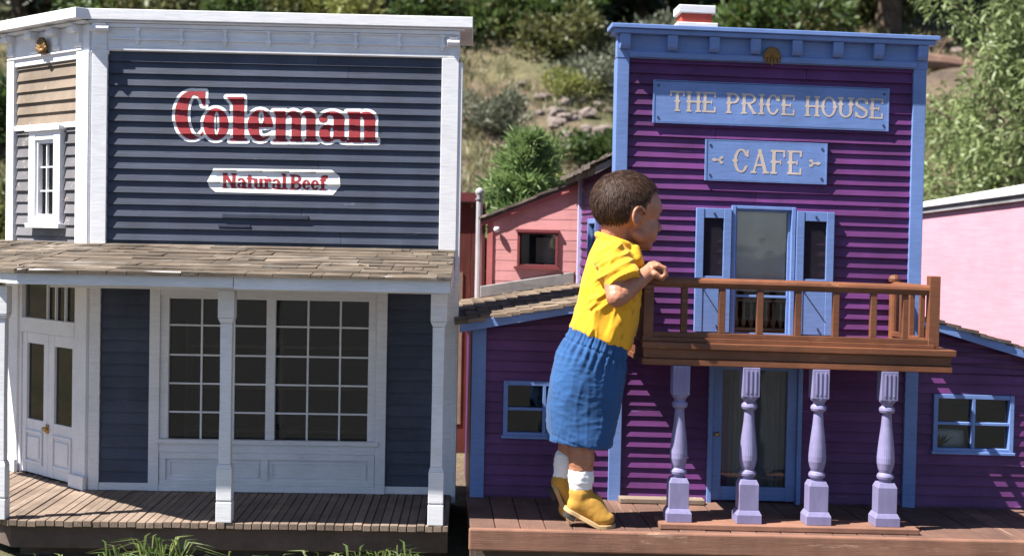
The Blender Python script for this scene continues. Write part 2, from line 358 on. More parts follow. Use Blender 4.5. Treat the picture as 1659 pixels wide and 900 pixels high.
def glyph(S, ch, x, w, y0, y1, st, th, spur=True):
    """narrow western serif letter in the box x..x+w, y0..y1; st stem width, th thin stroke"""
    h = y1 - y0; B = lambda a, b, c, d: S.add(S._box(x + a, x + b, y0 + c, y0 + d)); m = h * .5; sv = st * .55
    def stem(cx, lo=0, hi=h, feet=True, mid=True):
        B(cx - st / 2, cx + st / 2, lo, hi)
        if feet:
            B(cx - st * .95, cx + st * .95, lo, lo + th); B(cx - st * .95, cx + st * .95, hi - th, hi)
        if spur and mid: S.add(S._ell(x + cx, y0 + (lo + hi) / 2, st * .95, th * .9))
    def arc(cx, cy, rx, ry, cut=None):
        d = np.maximum(S._ell(x + cx, y0 + cy, rx, ry), -S._ell(x + cx, y0 + cy, max(rx - st * .9, .3 * rx), max(ry - th, .3 * ry)))
        if cut: d = np.maximum(d, -S._box(x + cut[0], x + cut[1], y0 + cut[2], y0 + cut[3]))
        S.add(d)
    l, r = st * .7, w - st * .7
    if ch == 'T':
        stem(w / 2); B(0, w, h - th, h); B(0, sv, h * .74, h); B(w - sv, w, h * .74, h)
    elif ch == 'H': stem(l); stem(r); B(l, r, m - th / 2, m + th / 2)
    elif ch == 'E':
        stem(l); B(l, w, 0, th); B(l, w, h - th, h); B(l, w * .72, m - th / 2, m + th / 2)
        B(w - sv, w, 0, h * .28); B(w - sv, w, h * .74, h); B(w * .72 - sv * .6, w * .72, m - th * 1.3, m + th * 1.3)
    elif ch == 'F':
        stem(l); B(l, w, h - th, h); B(l, w * .72, m - th / 2, m + th / 2); B(w - sv, w, h * .7, h)
        B(w * .72 - sv * .6, w * .72, m - th * 1.3, m + th * 1.3)
    elif ch == 'P' or ch == 'R' or ch == 'B':
        stem(l); arc(l + (w - l) * .35, h * .74, (w - l) * .62, h * .26, (-w, l - st / 2, -h, 2 * h))
        if ch == 'R': S.add(S._seg(x + w * .45, y0 + m, x + r, y0 + th * .4, st * .9)); B(r - st * .6, r + st * .8, 0, th)
        if ch == 'B': arc(l + (w - l) * .35, h * .26, (w - l) * .66, h * .26, (-w, l - st / 2, -h, 2 * h))
    elif ch == 'I': stem(w / 2)
    elif ch == 'C':
        arc(w / 2, m, w / 2, h / 2, (w * .55, w * 2, h * .3, h * .7)); B(w - sv, w, h * .66, h * .95)
        if spur: S.add(S._ell(x + st * .4, y0 + m, st * .8, th * .9))
    elif ch == 'O': arc(w / 2, m, w / 2, h / 2); spur and S.add(S._ell(x + st * .4, y0 + m, st * .8, th * .9)) ; spur and S.add(S._ell(x + w - st * .4, y0 + m, st * .8, th * .9))
    elif ch == 'U':
        arc(w / 2, h * .32, w / 2 - st * .25, h * .32, (-w, 2 * w, h * .32, 2 * h))
        stem(l, h * .3, h, False); stem(r, h * .3, h, False); B(l - st, l + st, h - th, h); B(r - st, r + st, h - th, h)
    elif ch == 'S':
        arc(w / 2, h * .74, w / 2, h * .26, (w * .5, 2 * w, h * .5, h * .74)); arc(w / 2, h * .27, w / 2, h * .27, (-w, w * .5, h * .27, h * .54))
        S.add(S._seg(x + w * .22, y0 + h * .6, x + w * .78, y0 + h * .41, st)); B(w - sv, w, h * .68, h * .95); B(0, sv, h * .06, h * .32)
    elif ch == 'A':
        S.add(S._seg(x + w * .5, y0 + h, x + l * .8, y0, th * 1.1)); S.add(S._seg(x + w * .46, y0 + h, x + r, y0, st)); B(w * .25, w * .78, h * .3, h * .3 + th)
        B(l - st * .9, l + st * .7, 0, th); B(r - st * .9, r + st * .9, 0, th)
    elif ch == 'N':
        stem(l); stem(r, mid=False); S.add(S._seg(x + l, y0 + h - th * .3, x + r, y0 + th * .3, st))
    elif ch == 'a':
        B(r - st / 2, r + st / 2, 0, h * .52); B(r, r + st, 0, th)
        arc(w * .45, h * .46, w * .42, h * .23, (-w, w * .6, h * .2, h * .5)); arc(w * .42, h * .2, w * .4, h * .2)
    elif ch == 't': B(w / 2 - st / 2, w / 2 + st / 2, 0, h * .9); B(0, w, h * .62, h * .62 + th); B(w / 2, w, 0, th)
    elif ch == 'u': B(l - st / 2, l + st / 2, th, h * .68); B(r - st / 2, r + st / 2, 0, h * .68); B(l, r, 0, th); B(r, r + st, 0, th); B(l - st, l, h * .68 - th, h * .68)
    elif ch == 'r': B(l - st / 2, l + st / 2, 0, h * .68); B(l - st, l + st, 0, th); B(l - st, l, h * .68 - th, h * .68); S.add(S._ell(x + w * .75, y0 + h * .58, st * .7, st * .6)); B(l, w * .8, h * .6, h * .68)
    elif ch == 'l': B(w / 2 - st / 2, w / 2 + st / 2, 0, h); B(w / 2 - st, w / 2 + st, 0, th); B(w / 2 - st, w / 2, h - th, h)
    elif ch == 'e':
        arc(w / 2, h * .34, w / 2, h * .34, (w * .55, 2 * w, h * .2, h * .32)); B(st * .5, w - st * .4, h * .33, h * .33 + th)
    elif ch == 'f':
        B(w * .4 - st / 2, w * .4 + st / 2, 0, h * .86); B(0, w * .85, h * .62, h * .62 + th); B(w * .4 - st, w * .4 + st, 0, th)
        B(w * .4, w * .8, h - th, h); S.add(S._ell(x + w * .4 + st * .3, y0 + h * .86, st * .8, h * .13)); S.add(S._ell(x + w * .85, y0 + h * .9, st * .6, st * .6))

def boards(mb_list, name, mat, parent, bevel=.0012, mp=None, shear=0.0):
    for b in mb_list:
        m = MB(mp, shear); m.box(*b); m.build(name, mat, parent, bevel)
# ------------------------------------------------------------------ ground and hillside
def hill_z(x, y):
    base = max(0.0, y - 8.4 - .05 * x)
    z = .2 + .36 * base - .12 * math.exp(-((y - 9.5) / 1.5) ** 2) * 0
    a = min(1.0, base / 3.0)
    z += a * (.35 * noise.noise((x * .25, y * .25, 1.3)) + .16 * noise.noise((x * .8, y * .8, 4.1)) + .05 * noise.noise((x * 2.6, y * 2.6, 2.2)))
    z += .012 * noise.noise((x * 3, y * 3, 7)) + .004 * noise.noise((x * 14, y * 14, 3))
    return z

def terrain():
    xs = sorted(set([-120, -80, -55, -40, -30] + [round(-22 + .25 * i, 3) for i in range(177)] + [30, 40, 55, 80, 120]))
    ys = sorted(set([-120, -60, -30, -15, -8, -4, -2, -1] + [round(.5 * i, 3) for i in range(0, 17)] + [round(8 + .22 * i, 3) for i in range(84)] + [27, 30, 35, 42, 55, 75, 110]))
    V = [(x, y, hill_z(x, y)) for y in ys for x in xs]; n = len(xs)
    F = [(j * n + i, j * n + i + 1, (j + 1) * n + i + 1, (j + 1) * n + i) for j in range(len(ys) - 1) for i in range(n - 1)]
    me = bpy.data.meshes.new('hillside'); me.from_pydata(V, [], F)
    m, nt, b = nm('dry_hillside'); L = nt.links
    n1 = N(nt, 'ShaderNodeTexNoise', Scale=.55, Detail=6.0, Roughness=.65); L.new(coords(nt, (1, 1, 1.5)), n1.inputs['Vector'])
    c = ramp(nt, n1.outputs['Fac'], [(.34, (.06, .07, .028, 1)), (.46, (.135, .12, .058, 1)), (.54, (.15, .11, .072, 1)), (.66, (.10, .07, .055, 1))])
    n2 = N(nt, 'ShaderNodeTexNoise', Scale=6.0, Detail=7.0, Roughness=.75); L.new(coords(nt), n2.inputs['Vector'])
    c = mixrgb(nt, .75, c, ramp(nt, n2.outputs['Fac'], [(.32, .35), (.66, 1.25)]), 'MULTIPLY')
    L.new(c, b.inputs['Base Color']); b.inputs['Roughness'].default_value = .95
    bp = N(nt, 'ShaderNodeBump', Strength=1.0, Distance=.06); L.new(n2.outputs['Fac'], bp.inputs['Height']); L.new(bp.outputs[0], b.inputs['Normal'])
    o = link('hillside', me, m, smooth=True); tag(o, kind='structure')
terrain()

# unseen dark ground in front of the houses, added to keep window reflections dark
def reflection_ground():
    m, nt, b = nm('dark_ground_mat'); L = nt.links
    n2 = N(nt, 'ShaderNodeTexNoise', Scale=60.0, Detail=6.0, Roughness=.7); L.new(coords(nt), n2.inputs['Vector'])
    L.new(ramp(nt, n2.outputs['Fac'], [(.3, (.03, .03, .03, 1)), (.7, (.06, .056, .052, 1))]), b.inputs['Base Color']); b.inputs['Roughness'].default_value = .95
    bp = N(nt, 'ShaderNodeBump', Strength=.6, Distance=.004); L.new(n2.outputs['Fac'], bp.inputs['Height']); L.new(bp.outputs[0], b.inputs['Normal'])
    V = []; F = []; xs = [-40, -30, -22, -17] + [-14 + i * .5 for i in range(57)] + [17, 22, 30, 40]; ys = [-60, -45, -30, -22, -16, -12, -9] + [-7 + i * .5 for i in range(20)] + [2.75]
    for y in ys:
        for x in xs: V.append((x, y, .222 + .01 * noise.noise((x * .5, y * .5, 2))))
    n = len(xs)
    for j in range(len(ys) - 1):
        for i in range(n - 1): F.append((j * n + i, j * n + i + 1, (j + 1) * n + i + 1, (j + 1) * n + i))
    me = bpy.data.meshes.new('unseen_dark_ground'); me.from_pydata(V, [], F); tag(link('unseen_dark_ground', me, m, smooth=True), kind='structure')
reflection_ground()

# ------------------------------------------------------------------ dark blue storefront
SF = empty('storefront', (-1.06, 3.72, .29), 'dark slate blue miniature storefront with white cornice, wooden porch and red lettering', 'building', yaw=1.5)
E0 = (-.2891, -.3047)
def ch(cu, cd, cv): return (E0[0] + .6884 * cu - .7254 * cd, E0[1] + .7254 * cu + .6884 * cd, cv)
W = .917; CL = .42

def storefront():
    # inner walls: upper storey core, side and back walls, floor and ceiling of the shop
    m = MB()
    up = [(.005, -.012), (W - .004, -.012), (W - .004, -.34), (-.285, -.34), (-.285, -.316)]
    m.prism([(u, d, .57) for u, d in up], (0, 0, .60))
    m.box(W - .016, W - .004, -.34, -.014, -.11, .568); m.box(-.285, W - .018, -.34, -.328, -.11, .568); m.box(-.285, -.273, -.327, -.318, -.11, .568)
    m.build('wall', M['slate'], SF)
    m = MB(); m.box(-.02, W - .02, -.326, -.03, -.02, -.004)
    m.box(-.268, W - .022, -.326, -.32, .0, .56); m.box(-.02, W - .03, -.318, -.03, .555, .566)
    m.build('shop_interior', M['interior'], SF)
    # front siding above the porch
    m = MB(); siding(m, .04, .876, .600, 1.104, .0297, .0072, seed=3, jit=0, warp=0, vary=0); m.build('siding', M['slate'], SF)
    # lifted, split boards low on the wall
    m = MB(); m.box(.33, .545, .003, .0088, .690, .699); m.box(.32, .40, .003, .0084, .667, .673); m.build('loose_board', M['slate'], SF)
    # porch-level siding panels beside the shop window
    m = MB(); siding(m, .03, .155, .018, .56, .0300, .0055, seed=5); m.build('siding', M['slate'], SF)
    m = MB(); siding(m, .745, .873, .018, .56, .0300, .0055, seed=6); m.build('siding', M['slate'], SF)
    # chamfer siding: bare tan boards above, grey ones, paler than the front boards, round the window
    m = MB(ch); siding(m, .028, .366, .926, 1.085, .0297, .0072, seed=8); m.build('siding', M['tan_wood'], SF)
    m = MB(ch); siding(m, .028, .366, .605, .910, .0297, .0072, holes=[(.15, .284, .68, .872)], seed=9); m.build('siding', M['grey_siding'], SF)
    # right side wall
    m = MB(lambda u, d, v: (W - .004 + d, -u, v)); siding(m, .02, .33, .0, 1.10, .0297, .006, seed=10); m.build('siding', M['slate'], SF)
    # corner boards and base boards
    boards([(.002, .041, -.01, .014, .60, 1.10), (.874, W, -.01, .014, .60, 1.10), (W - .002, W + .010, -.05, .011, -.02, 1.09),
            (.002, .029, -.01, .010, .0, .568), (.872, W, -.01, .010, .0, .568)], 'corner_board', M['white'], SF)
    boards([(.029, .157, -.01, .0085, .0, .019), (.745, .872, -.01, .0085, .0, .019)], 'base_board', M['white'], SF)
    boards([(-.012, .029, -.01, .014, .60, 1.10), (.365, CL + .0055, -.01, .0145, .60, 1.10), (-.012, .058, -.01, .012, .0, .568), (.366, CL + .004, -.01, .012, .0, .568)], 'corner_board', M['white'], SF, .0012, ch)
    boards([(.029, .365, -.01, .011, .912, .926)], 'band', M['white'], SF, .0012, ch)
    boards([(.358, CL + .012, .0125, .022, .0, .034), (-.02, .066, .0125, .022, .0, .034)], 'plinth_block', M['white'], SF, .0012, ch)
    # frieze and cornice
    m = MB()
    m.box(.0, W + .002, -.01, .010, 1.10, 1.166)
    m.build('frieze', M['white'], SF, .001)
    m = MB()
    for v, dd, hh in ((1.1015, .0135, .006), (1.128, .0150, .004), (1.1535, .0150, .0035)): m.box(.045, .905, .0095, dd, v, v + hh)
    m.build('frieze_moulding', M['white'], SF, .0008)
    m = MB(); m.box(.002, W, .0095, .016, 1.158, 1.1685); m.box(-.006, W + .012, -.02, .022, 1.169, 1.174)
    m.box(-.020, W + .033, -.33, .031, 1.1745, 1.2015)
    m.build('cornice', M['white'], SF, .0015)
    for k in range(8):
        m = MB(); u = .115 + k * .1085
        m.box(u - .0035, u + .0035, .0095, .0168, 1.118, 1.158); m.box(u - .006, u + .006, .0095, .0178, 1.125, 1.136); m.box(u - .006, u + .006, .0095, .0178, 1.150, 1.1575)
        m.build('bracket', M['white'], SF, .0008)
    m = MB(ch); m.box(-.012, CL, -.01, .010, 1.083, 1.166); m.build('frieze', M['white'], SF, .001)
    m = MB(ch); m.box(-.045, CL + .02, -.03, .058, 1.1745, 1.2008); m.box(-.03, CL + .01, -.02, .03, 1.167, 1.1735); m.box(-.008, CL - .03, .0095, .016, 1.102, 1.107)
    m.build('cornice', M['white'], SF, .0015)
    def corbel(mp, u, w, v0, v1, dp):
        m = MB(mp); n = 10; pts = []
        for i in range(n + 1):
            t = i / n; pts.append((dp * (.18 + .82 * (t ** 1.6)) + .006 * math.sin(t * math.pi * 2.0), v0 + (v1 - v0) * t))
        m.prism([(u - w / 2, d, v) for d, v in [(.008, v0)] + pts + [(.008, v1)]], (w, 0, 0))
        m.tube([(u - w * .7, dp * .72, v1 - .012), (u + w * .7, dp * .72, v1 - .012)], .008, 10)
        m.tube([(u - w * .65, dp * .3, v0 + .012), (u + w * .65, dp * .3, v0 + .012)], .006, 10)
        m.build('bracket', M['white'], SF, .001)
    for u in (.012, .145, .262, .372): corbel(ch, u, .026, 1.105, 1.166, .042)
    corbel(None, .022, .034, 1.085, 1.166, .030); corbel(None, .902, .022, 1.09, 1.15, .026)
    m = MB(ch)
    for k in range(9):
        a = math.pi * (.08 + .84 * k / 8); m.tube([(.205, .022, 1.112), (.205 + .026 * math.cos(a), .026, 1.112 + .036 * math.sin(a))], [.004, .0055], 6)
    m.lathe([(.002, 1.104), (.012, 1.108), (.012, 1.116), (.002, 1.122)], .205, .022, 10)
    m.build('ornament', M['gilt'], SF, smooth=True)
    # painted lettering follows the laps of the boards
    rg = random.Random(3)
    def lap(v): return .0072 * (1 - ((v - .600) / .0297) % 1.0)
    def mapf(off):
        def f(x, y):
            u = .184608 + 3.4347e-4 * x + 5e-6 * y; v = 1.03135 + 7.1e-6 * x - 3.44027e-4 * y
            return (u, -(lap(v) + off), v)
        return f
    S = SD(20, 1600, 40, 500, 4.5)
    def add(*a):
        for q in a: S.add(q)
    mx, mn = np.maximum, np.minimum
    C = mx(S._ell(188, 256, 124, 176), -S._ell(232, 252, 76, 160)); C = mx(C, -S._box(240, 400, 150, 372)); add(C, S._poly([(170, 82), (286, 82), (286, 188), (266, 188), (252, 146), (228, 118), (190, 108)]), S._seg(250, 405, 272, 380, 16))
    add(mx(S._ell(362, 322, 92, 116), -S._ell(367, 315, 19, 86)))
    add(S._box(485, 568, 124, 440), S._poly([(440, 124), (500, 124), (500, 178), (484, 178)]), S._box(462, 588, 424, 442))
    e = mx(S._ell(684, 330, 92, 114), -S._ell(690, 272, 20, 50)); e = mx(e, -S._poly([(672, 344), (800, 344), (800, 372), (745, 405), (700, 418), (678, 390)])); add(e)
    add(S._box(795, 868, 236, 445), S._box(912, 980, 262, 445), S._box(1018, 1086, 262, 445), S._box(778, 880, 430, 448), S._box(900, 990, 430, 448), S._box(1006, 1100, 430, 448), S._poly([(780, 226), (868, 226), (868, 262), (796, 262)]))
    for cx, r in ((925, 56), (1032, 54)): add(mx(mx(S._ell(cx, 278, r, 54), -S._ell(cx - 34, 300, 24, 42)), -S._box(cx - 120, cx + 120, 290, 420)))
    add(S._box(1218, 1296, 262, 432), S._ell(1142, 284, 32, 26), mx(mx(S._ell(1208, 290, 92, 62), -S._ell(1190, 300, 34, 44)), -S._box(1080, 1400, 292, 400)), mx(S._ell(1176, 388, 64, 64), -S._ell(1204, 386, 13, 42)), S._ell(1290, 430, 24, 20))
    add(S._box(1330, 1412, 240, 450), S._box(1440, 1522, 275, 450), S._box(1312, 1424, 436, 454), S._box(1428, 1538, 436, 454), S._poly([(1314, 230), (1412, 230), (1412, 268), (1332, 268)]), mx(mx(S._ell(1456, 288, 68, 58), -S._ell(1420, 312, 20, 44)), -S._box(1300, 1700, 300, 430)))
    S.mesh(S.D - 21, mapf(.0010), 'painted_outline', M['sign_white'], SF)
    S.mesh(S.D, mapf(.0018), 'painted_lettering', M['sign_red'], SF)
    S = SD(280, 1290, 620, 850, 4.0)
    bd = S._poly([(298, 738), (345, 642), (1205, 655), (1262, 700), (1268, 770), (1215, 836), (360, 815), (310, 775)])
    S.mesh(bd, mapf(.0010), 'painted_badge', M['sign_white'], SF)
    S2 = SD(0, 900, 0, 160, 4.0); x = 0
    for c, w, adv in (('N', 98, 104), ('a', 66, 68), ('t', 44, 50), ('u', 68, 74), ('r', 52, 56), ('a', 66, 70), ('l', 36, 62), ('B', 78, 84), ('e', 58, 62), ('e', 58, 62), ('f', 54, 50)):
        glyph(S2, c, x, w, 8, 120 if c not in 'l' else 126, 23, 11, spur=False); x += adv
    k = 760 / x
    f0 = mapf(.0018)
    S2.mesh(S2.D, lambda a, b: f0(408 + a * k, 792 + a * k * .025 - b * .98), 'painted_lettering', M['sign_red'], SF)
    # small upper window in the chamfer
    m = MB(ch); m.frame(.124, .292, .664, .914, .034, -.002, .018, .02, .03); m.box(.118, .298, -.002, .024, .655, .667); m.frame(.156, .282, .682, .884, .009, -.006, .012); m.box(.116, .300, .0, .026, .907, .9185)
    wf = m.build('window_frame', M['white'], SF, .001)
    m = MB(ch); m.box(.165, .273, -.003, -.001, .691, .875); m.build('pane', M['dark_glass'], wf)
    m = MB(ch)
    for u in (.2, .237): m.box(u - .002, u + .002, -.0005, .006, .691, .875)
    for v in (.752, .814): m.box(.165, .273, -.0005, .0055, v - .0018, v + .0018)
    m.build('muntin', M['white'], wf)
    # big shop window
    m = MB(); m.frame(.153, .748, .0, .568, .026, -.012, .014, .017, .0)
    m.box(.179, .722, -.012, .0125, .492, .568); m.box(.179, .722, -.012, .0125, .098, .123); m.box(.170, .731, .0, .020, .121, .132)
    m.frame(.179, .722, .132, .492, .021, -.014, .006, .0, .007); m.box(.444, .467, -.014, .006, .132, .492)
    wf = m.build('shop_window_frame', M['white'], SF, .0012)
    m = MB(); m.box(.18, .721, -.012, .004, .017, .098); m.box(.18, .721, .003, .011, .082, .098); m.box(.18, .721, .003, .011, .0172, .028)
    for u in (.18, .437, .705): m.box(u, u + .016, .003, .0105, .028, .082)
    for a, b in ((.205, .43), (.462, .70)): m.frame(a, b, .035, .074, .003, .003, .0075)
    m.build('panelled_bulkhead', M['white'], wf, .001)
    for a in (.200, .467):
        m = MB(); m.box(a, a + .244, -.010, -.008, .132, .485); m.build('pane', M['glass'], wf)
        m = MB()
        for i in (1, 2): m.box(a + .0813 * i - .0022, a + .0813 * i + .0022, -.0075, .001, .132, .485)
        for v in (.199, .271, .343, .418): m.box(a, a + .244, -.0075, .0004, v - .002, v + .002)
        m.build('muntin', M['white'], wf)
    m = MB()
    for v in (.12, .235, .345): m.box(.2, .70, -.30, -.22, v, v + .008)
    for u in (.198, .45, .695): m.box(u, u + .008, -.301, -.219, 0, .42)
    m.build('shop_shelf', M['old_beam'], SF)
    # double door in the chamfer with a transom light
    m = MB(ch); m.frame(.056, .368, .0, .568, .014, -.012, .006, .0, .05); m.box(.07, .354, -.012, .007, .378, .416)
    dfm = m.build('door_frame', M['white'], SF, .0012)
    m = MB(ch); m.box(.07, .354, -.008, -.006, .416, .518); m.build('transom_pane', M['glass'], dfm)
    m = MB(ch)
    for u in (.20, .245, .295): m.box(u - .002, u + .002, -.0055, .001, .416, .518)
    m.build('muntin', M['white'], dfm)
    for a, b, ga, gb in ((.071, .2115, .095, .184), (.2125, .353, .244, .338)):
        m = MB(ch); m.frame(a, b, .004, .377, ga - a, -.010, .002, .143, .028) if a < .1 else None
        if a > .1: m.box(a, ga, -.010, .002, .004, .377); m.box(gb, b, -.010, .002, .004, .377); m.box(ga, gb, -.010, .0012, .348, .377); m.box(ga, gb, -.010, .0012, .004, .147)
        m.frame(ga - .004, gb + .002, .03, .118, .008, .001, .0065); m.box(ga + .012, gb - .014, .001, .0055, .046, .102)
        dr = m.build('door', M['white'], SF, .001)
        m = MB(ch); m.box(ga, gb, -.007, -.005, .147, .349); m.build('pane', M['dark_glass'], dr)
        m = MB(ch); s = .2075 if a < .1 else .2165
        m.box(s - .003, s + .003, .0022, .004, .118, .142); m.lathe([(.0015, .124), (.0052, .1265), (.0058, .130), (.0052, .1335), (.0015, .136)], s, .011, 10)
        m.build('handle', M['brass'], dr, smooth=True)
    # porch roof over front and chamfer
    e = .37; ed = .51
    c = (ed + .3047 - .6884 * e) / .7254; K = (E0[0] + .6884 * c - .7254 * e, ed)
    A0 = ch(-.06, 0, 0); A1 = ch(-.06, e, 0)
    zt, zb = .618, .562
    m = MB()
    m.face([(0, 0, zt), (.914, 0, zt), (.914, ed, zb), (K[0], K[1], zb)]); m.face([(A0[0], A0[1], zt), (0, 0, zt), (K[0], K[1], zb), (A1[0], A1[1], zb)])
    sf = .536
    m.face([(0, 0, sf), (.914, 0, sf), (.914, ed, sf), (K[0], K[1], sf)]); m.face([(A0[0], A0[1], sf), (0, 0, sf), (K[0], K[1], sf), (A1[0], A1[1], sf)])
    m.face([(.9138, 0, zt), (.9138, ed, zb), (.9138, ed, sf), (.9138, 0, sf)])
    pr = m.build('porch_roof', M['white'], SF)
    rg = random.Random(11); nc = 9
    m = MB()
    def course(P0, P1, Q0, Q1, seed):
        """P wall line ends, Q eave line ends; lays rows of split shakes"""
        rg = random.Random(seed)
        P0, P1, Q0, Q1 = map(Vector, (P0, P1, Q0, Q1)); up = Vector((0, 0, 1))
        for i in range(nc):
            t0, t1 = i / nc, (i + 1) / nc + .03
            a0, a1 = P0.lerp(Q0, t0), P1.lerp(Q1, t0); b0, b1 = P0.lerp(Q0, t1), P1.lerp(Q1, t1)
            L = (b1 - b0).length; s = 0
            while s < L - .004:
                w = min(rg.choice((.03, .05, .09, .2)) * rg.uniform(.7, 1.3), L - s); f0, f1 = s / L, (s + w - .0015) / L; s += w
                l0, l1 = rg.uniform(.003, .0075), rg.uniform(.003, .0075); k = rg.uniform(-.012, .010) / .08 * .5
                q = [a0.lerp(a1, f0), a0.lerp(a1, f1), b0.lerp(b1, f1), b0.lerp(b1, f0)]
                if i < nc - 1: q[2] += (q[2] - q[1]) * k * rg.uniform(.5, 1.2); q[3] += (q[3] - q[0]) * k
                tp = [q[0] + up * .003, q[1] + up * .003, q[2] + up * l0, q[3] + up * l1]; bt = [x - up * .002 for x in q]
                it = [m.p(*x) for x in tp]; ib = [m.p(*x) for x in bt]
                m.f.append(it)
                for j in range(4): m.f.append([it[j], ib[j], ib[(j + 1) % 4], it[(j + 1) % 4]])
    course((0, 0, zt), (.916, 0, zt), (K[0], K[1], zb), (.916, ed, zb), 4)
    course((A0[0], A0[1], zt), (0, 0, zt), (A1[0], A1[1], zb), (K[0], K[1], zb), 5)
    m.build('shake_courses', M['shake'], pr)
    m = MB(); m.box(K[0] - .002, .44, ed - .014, ed, .534, .567); m.box(.4415, .913, ed - .014, ed + .0012, .531, .5655)
    m.box(.9135, .919, .0, ed - .003, .531, .600) if False else None
    m.build('fascia', M['white'], pr, .0012)
    m = MB(ch); m.box(-.06, c, e - .014, e, .534, .566); m.build('fascia', M['white'], pr, .0012)
    m = MB(); m.box(K[0] + .04, .905, .372, .405, .524, .535); m.build('beam', M['white'], pr, .001)
    # posts
    for u in (-.098, .4085, .8865):
        m = MB()
        m.lathe([(.0185, .462), (.0185, .5245)], u, .388, square=True); m.lathe([(.0135, .450), (.0185, .4615)], u, .388, square=True)
        m.lathe([(.0135, .132), (.0125, .28), (.0135, .4495)], u, .388, square=True); m.lathe([(.0172, .122), (.0135, .1317)], u, .388, square=True)
        m.lathe([(.0172, .050), (.0172, .1217)], u, .388, square=True); m.lathe([(.0162, .046), (.0162, .0497)], u, .388, square=True); m.lathe([(.0178, .0), (.0178, .0457)], u, .388, square=True)
        m.build('post', M['white'], SF, .0012)
    # deck boards, edge and beams
    m = MB(); rg = random.Random(21); u = -.62; ee = .335
    def lined(u, q): cc = (u + .2891 + .7254 * q) / .6884; return E0[1] + .7254 * cc + .6884 * q
    while u < .914:
        w = .0205 * rg.uniform(.92, 1.08); u1 = min(u + w - .0020, .9155); j = rg.uniform(-.0012, .0012)
        def span(x): return (-.025 if x > 0 else max(lined(x, -.03), -.42)), min(.405 + j, lined(x, ee))
        (d0, d1), (d2, d3) = span(u), span(u1)
        if d1 > d0 + .01 or d3 > d2 + .01:
            d1, d3 = max(d1, d0 + .002), max(d3, d2 + .002); z = -.0005 + rg.uniform(-.0014, .0010)
            m.prism([(u, d0, z), (u1, d2, z + rg.uniform(-.001, .001)), (u1, d3, z), (u, d1, z)], (0, 0, -.014))
        u += w
    m.build('deck_boards', M['grey_deck'], SF, .0012)
    cc = (.388 + .3047 - .6884 * (ee - .016)) / .7254; kd = E0[0] + .6884 * cc - .7254 * (ee - .016)
    m = MB(); m.box(kd, .915, .366, .388, -.066, -.0165); m.box(kd + .01, .90, .33, .352, -.105, -.068)
    m.build('deck_beam', M['old_beam'], SF, .002)
    m = MB(ch); m.box(-.1, cc, ee - .038, ee - .016, -.066, -.0165); m.build('deck_beam', M['old_beam'], SF, .002)
    for u in (.03, .45, .86):
        m = MB(); m.box(u, u + .05, .30, .335, -.13, -.018); m.build('deck_post', M['old_beam'], SF, .002)
storefront()

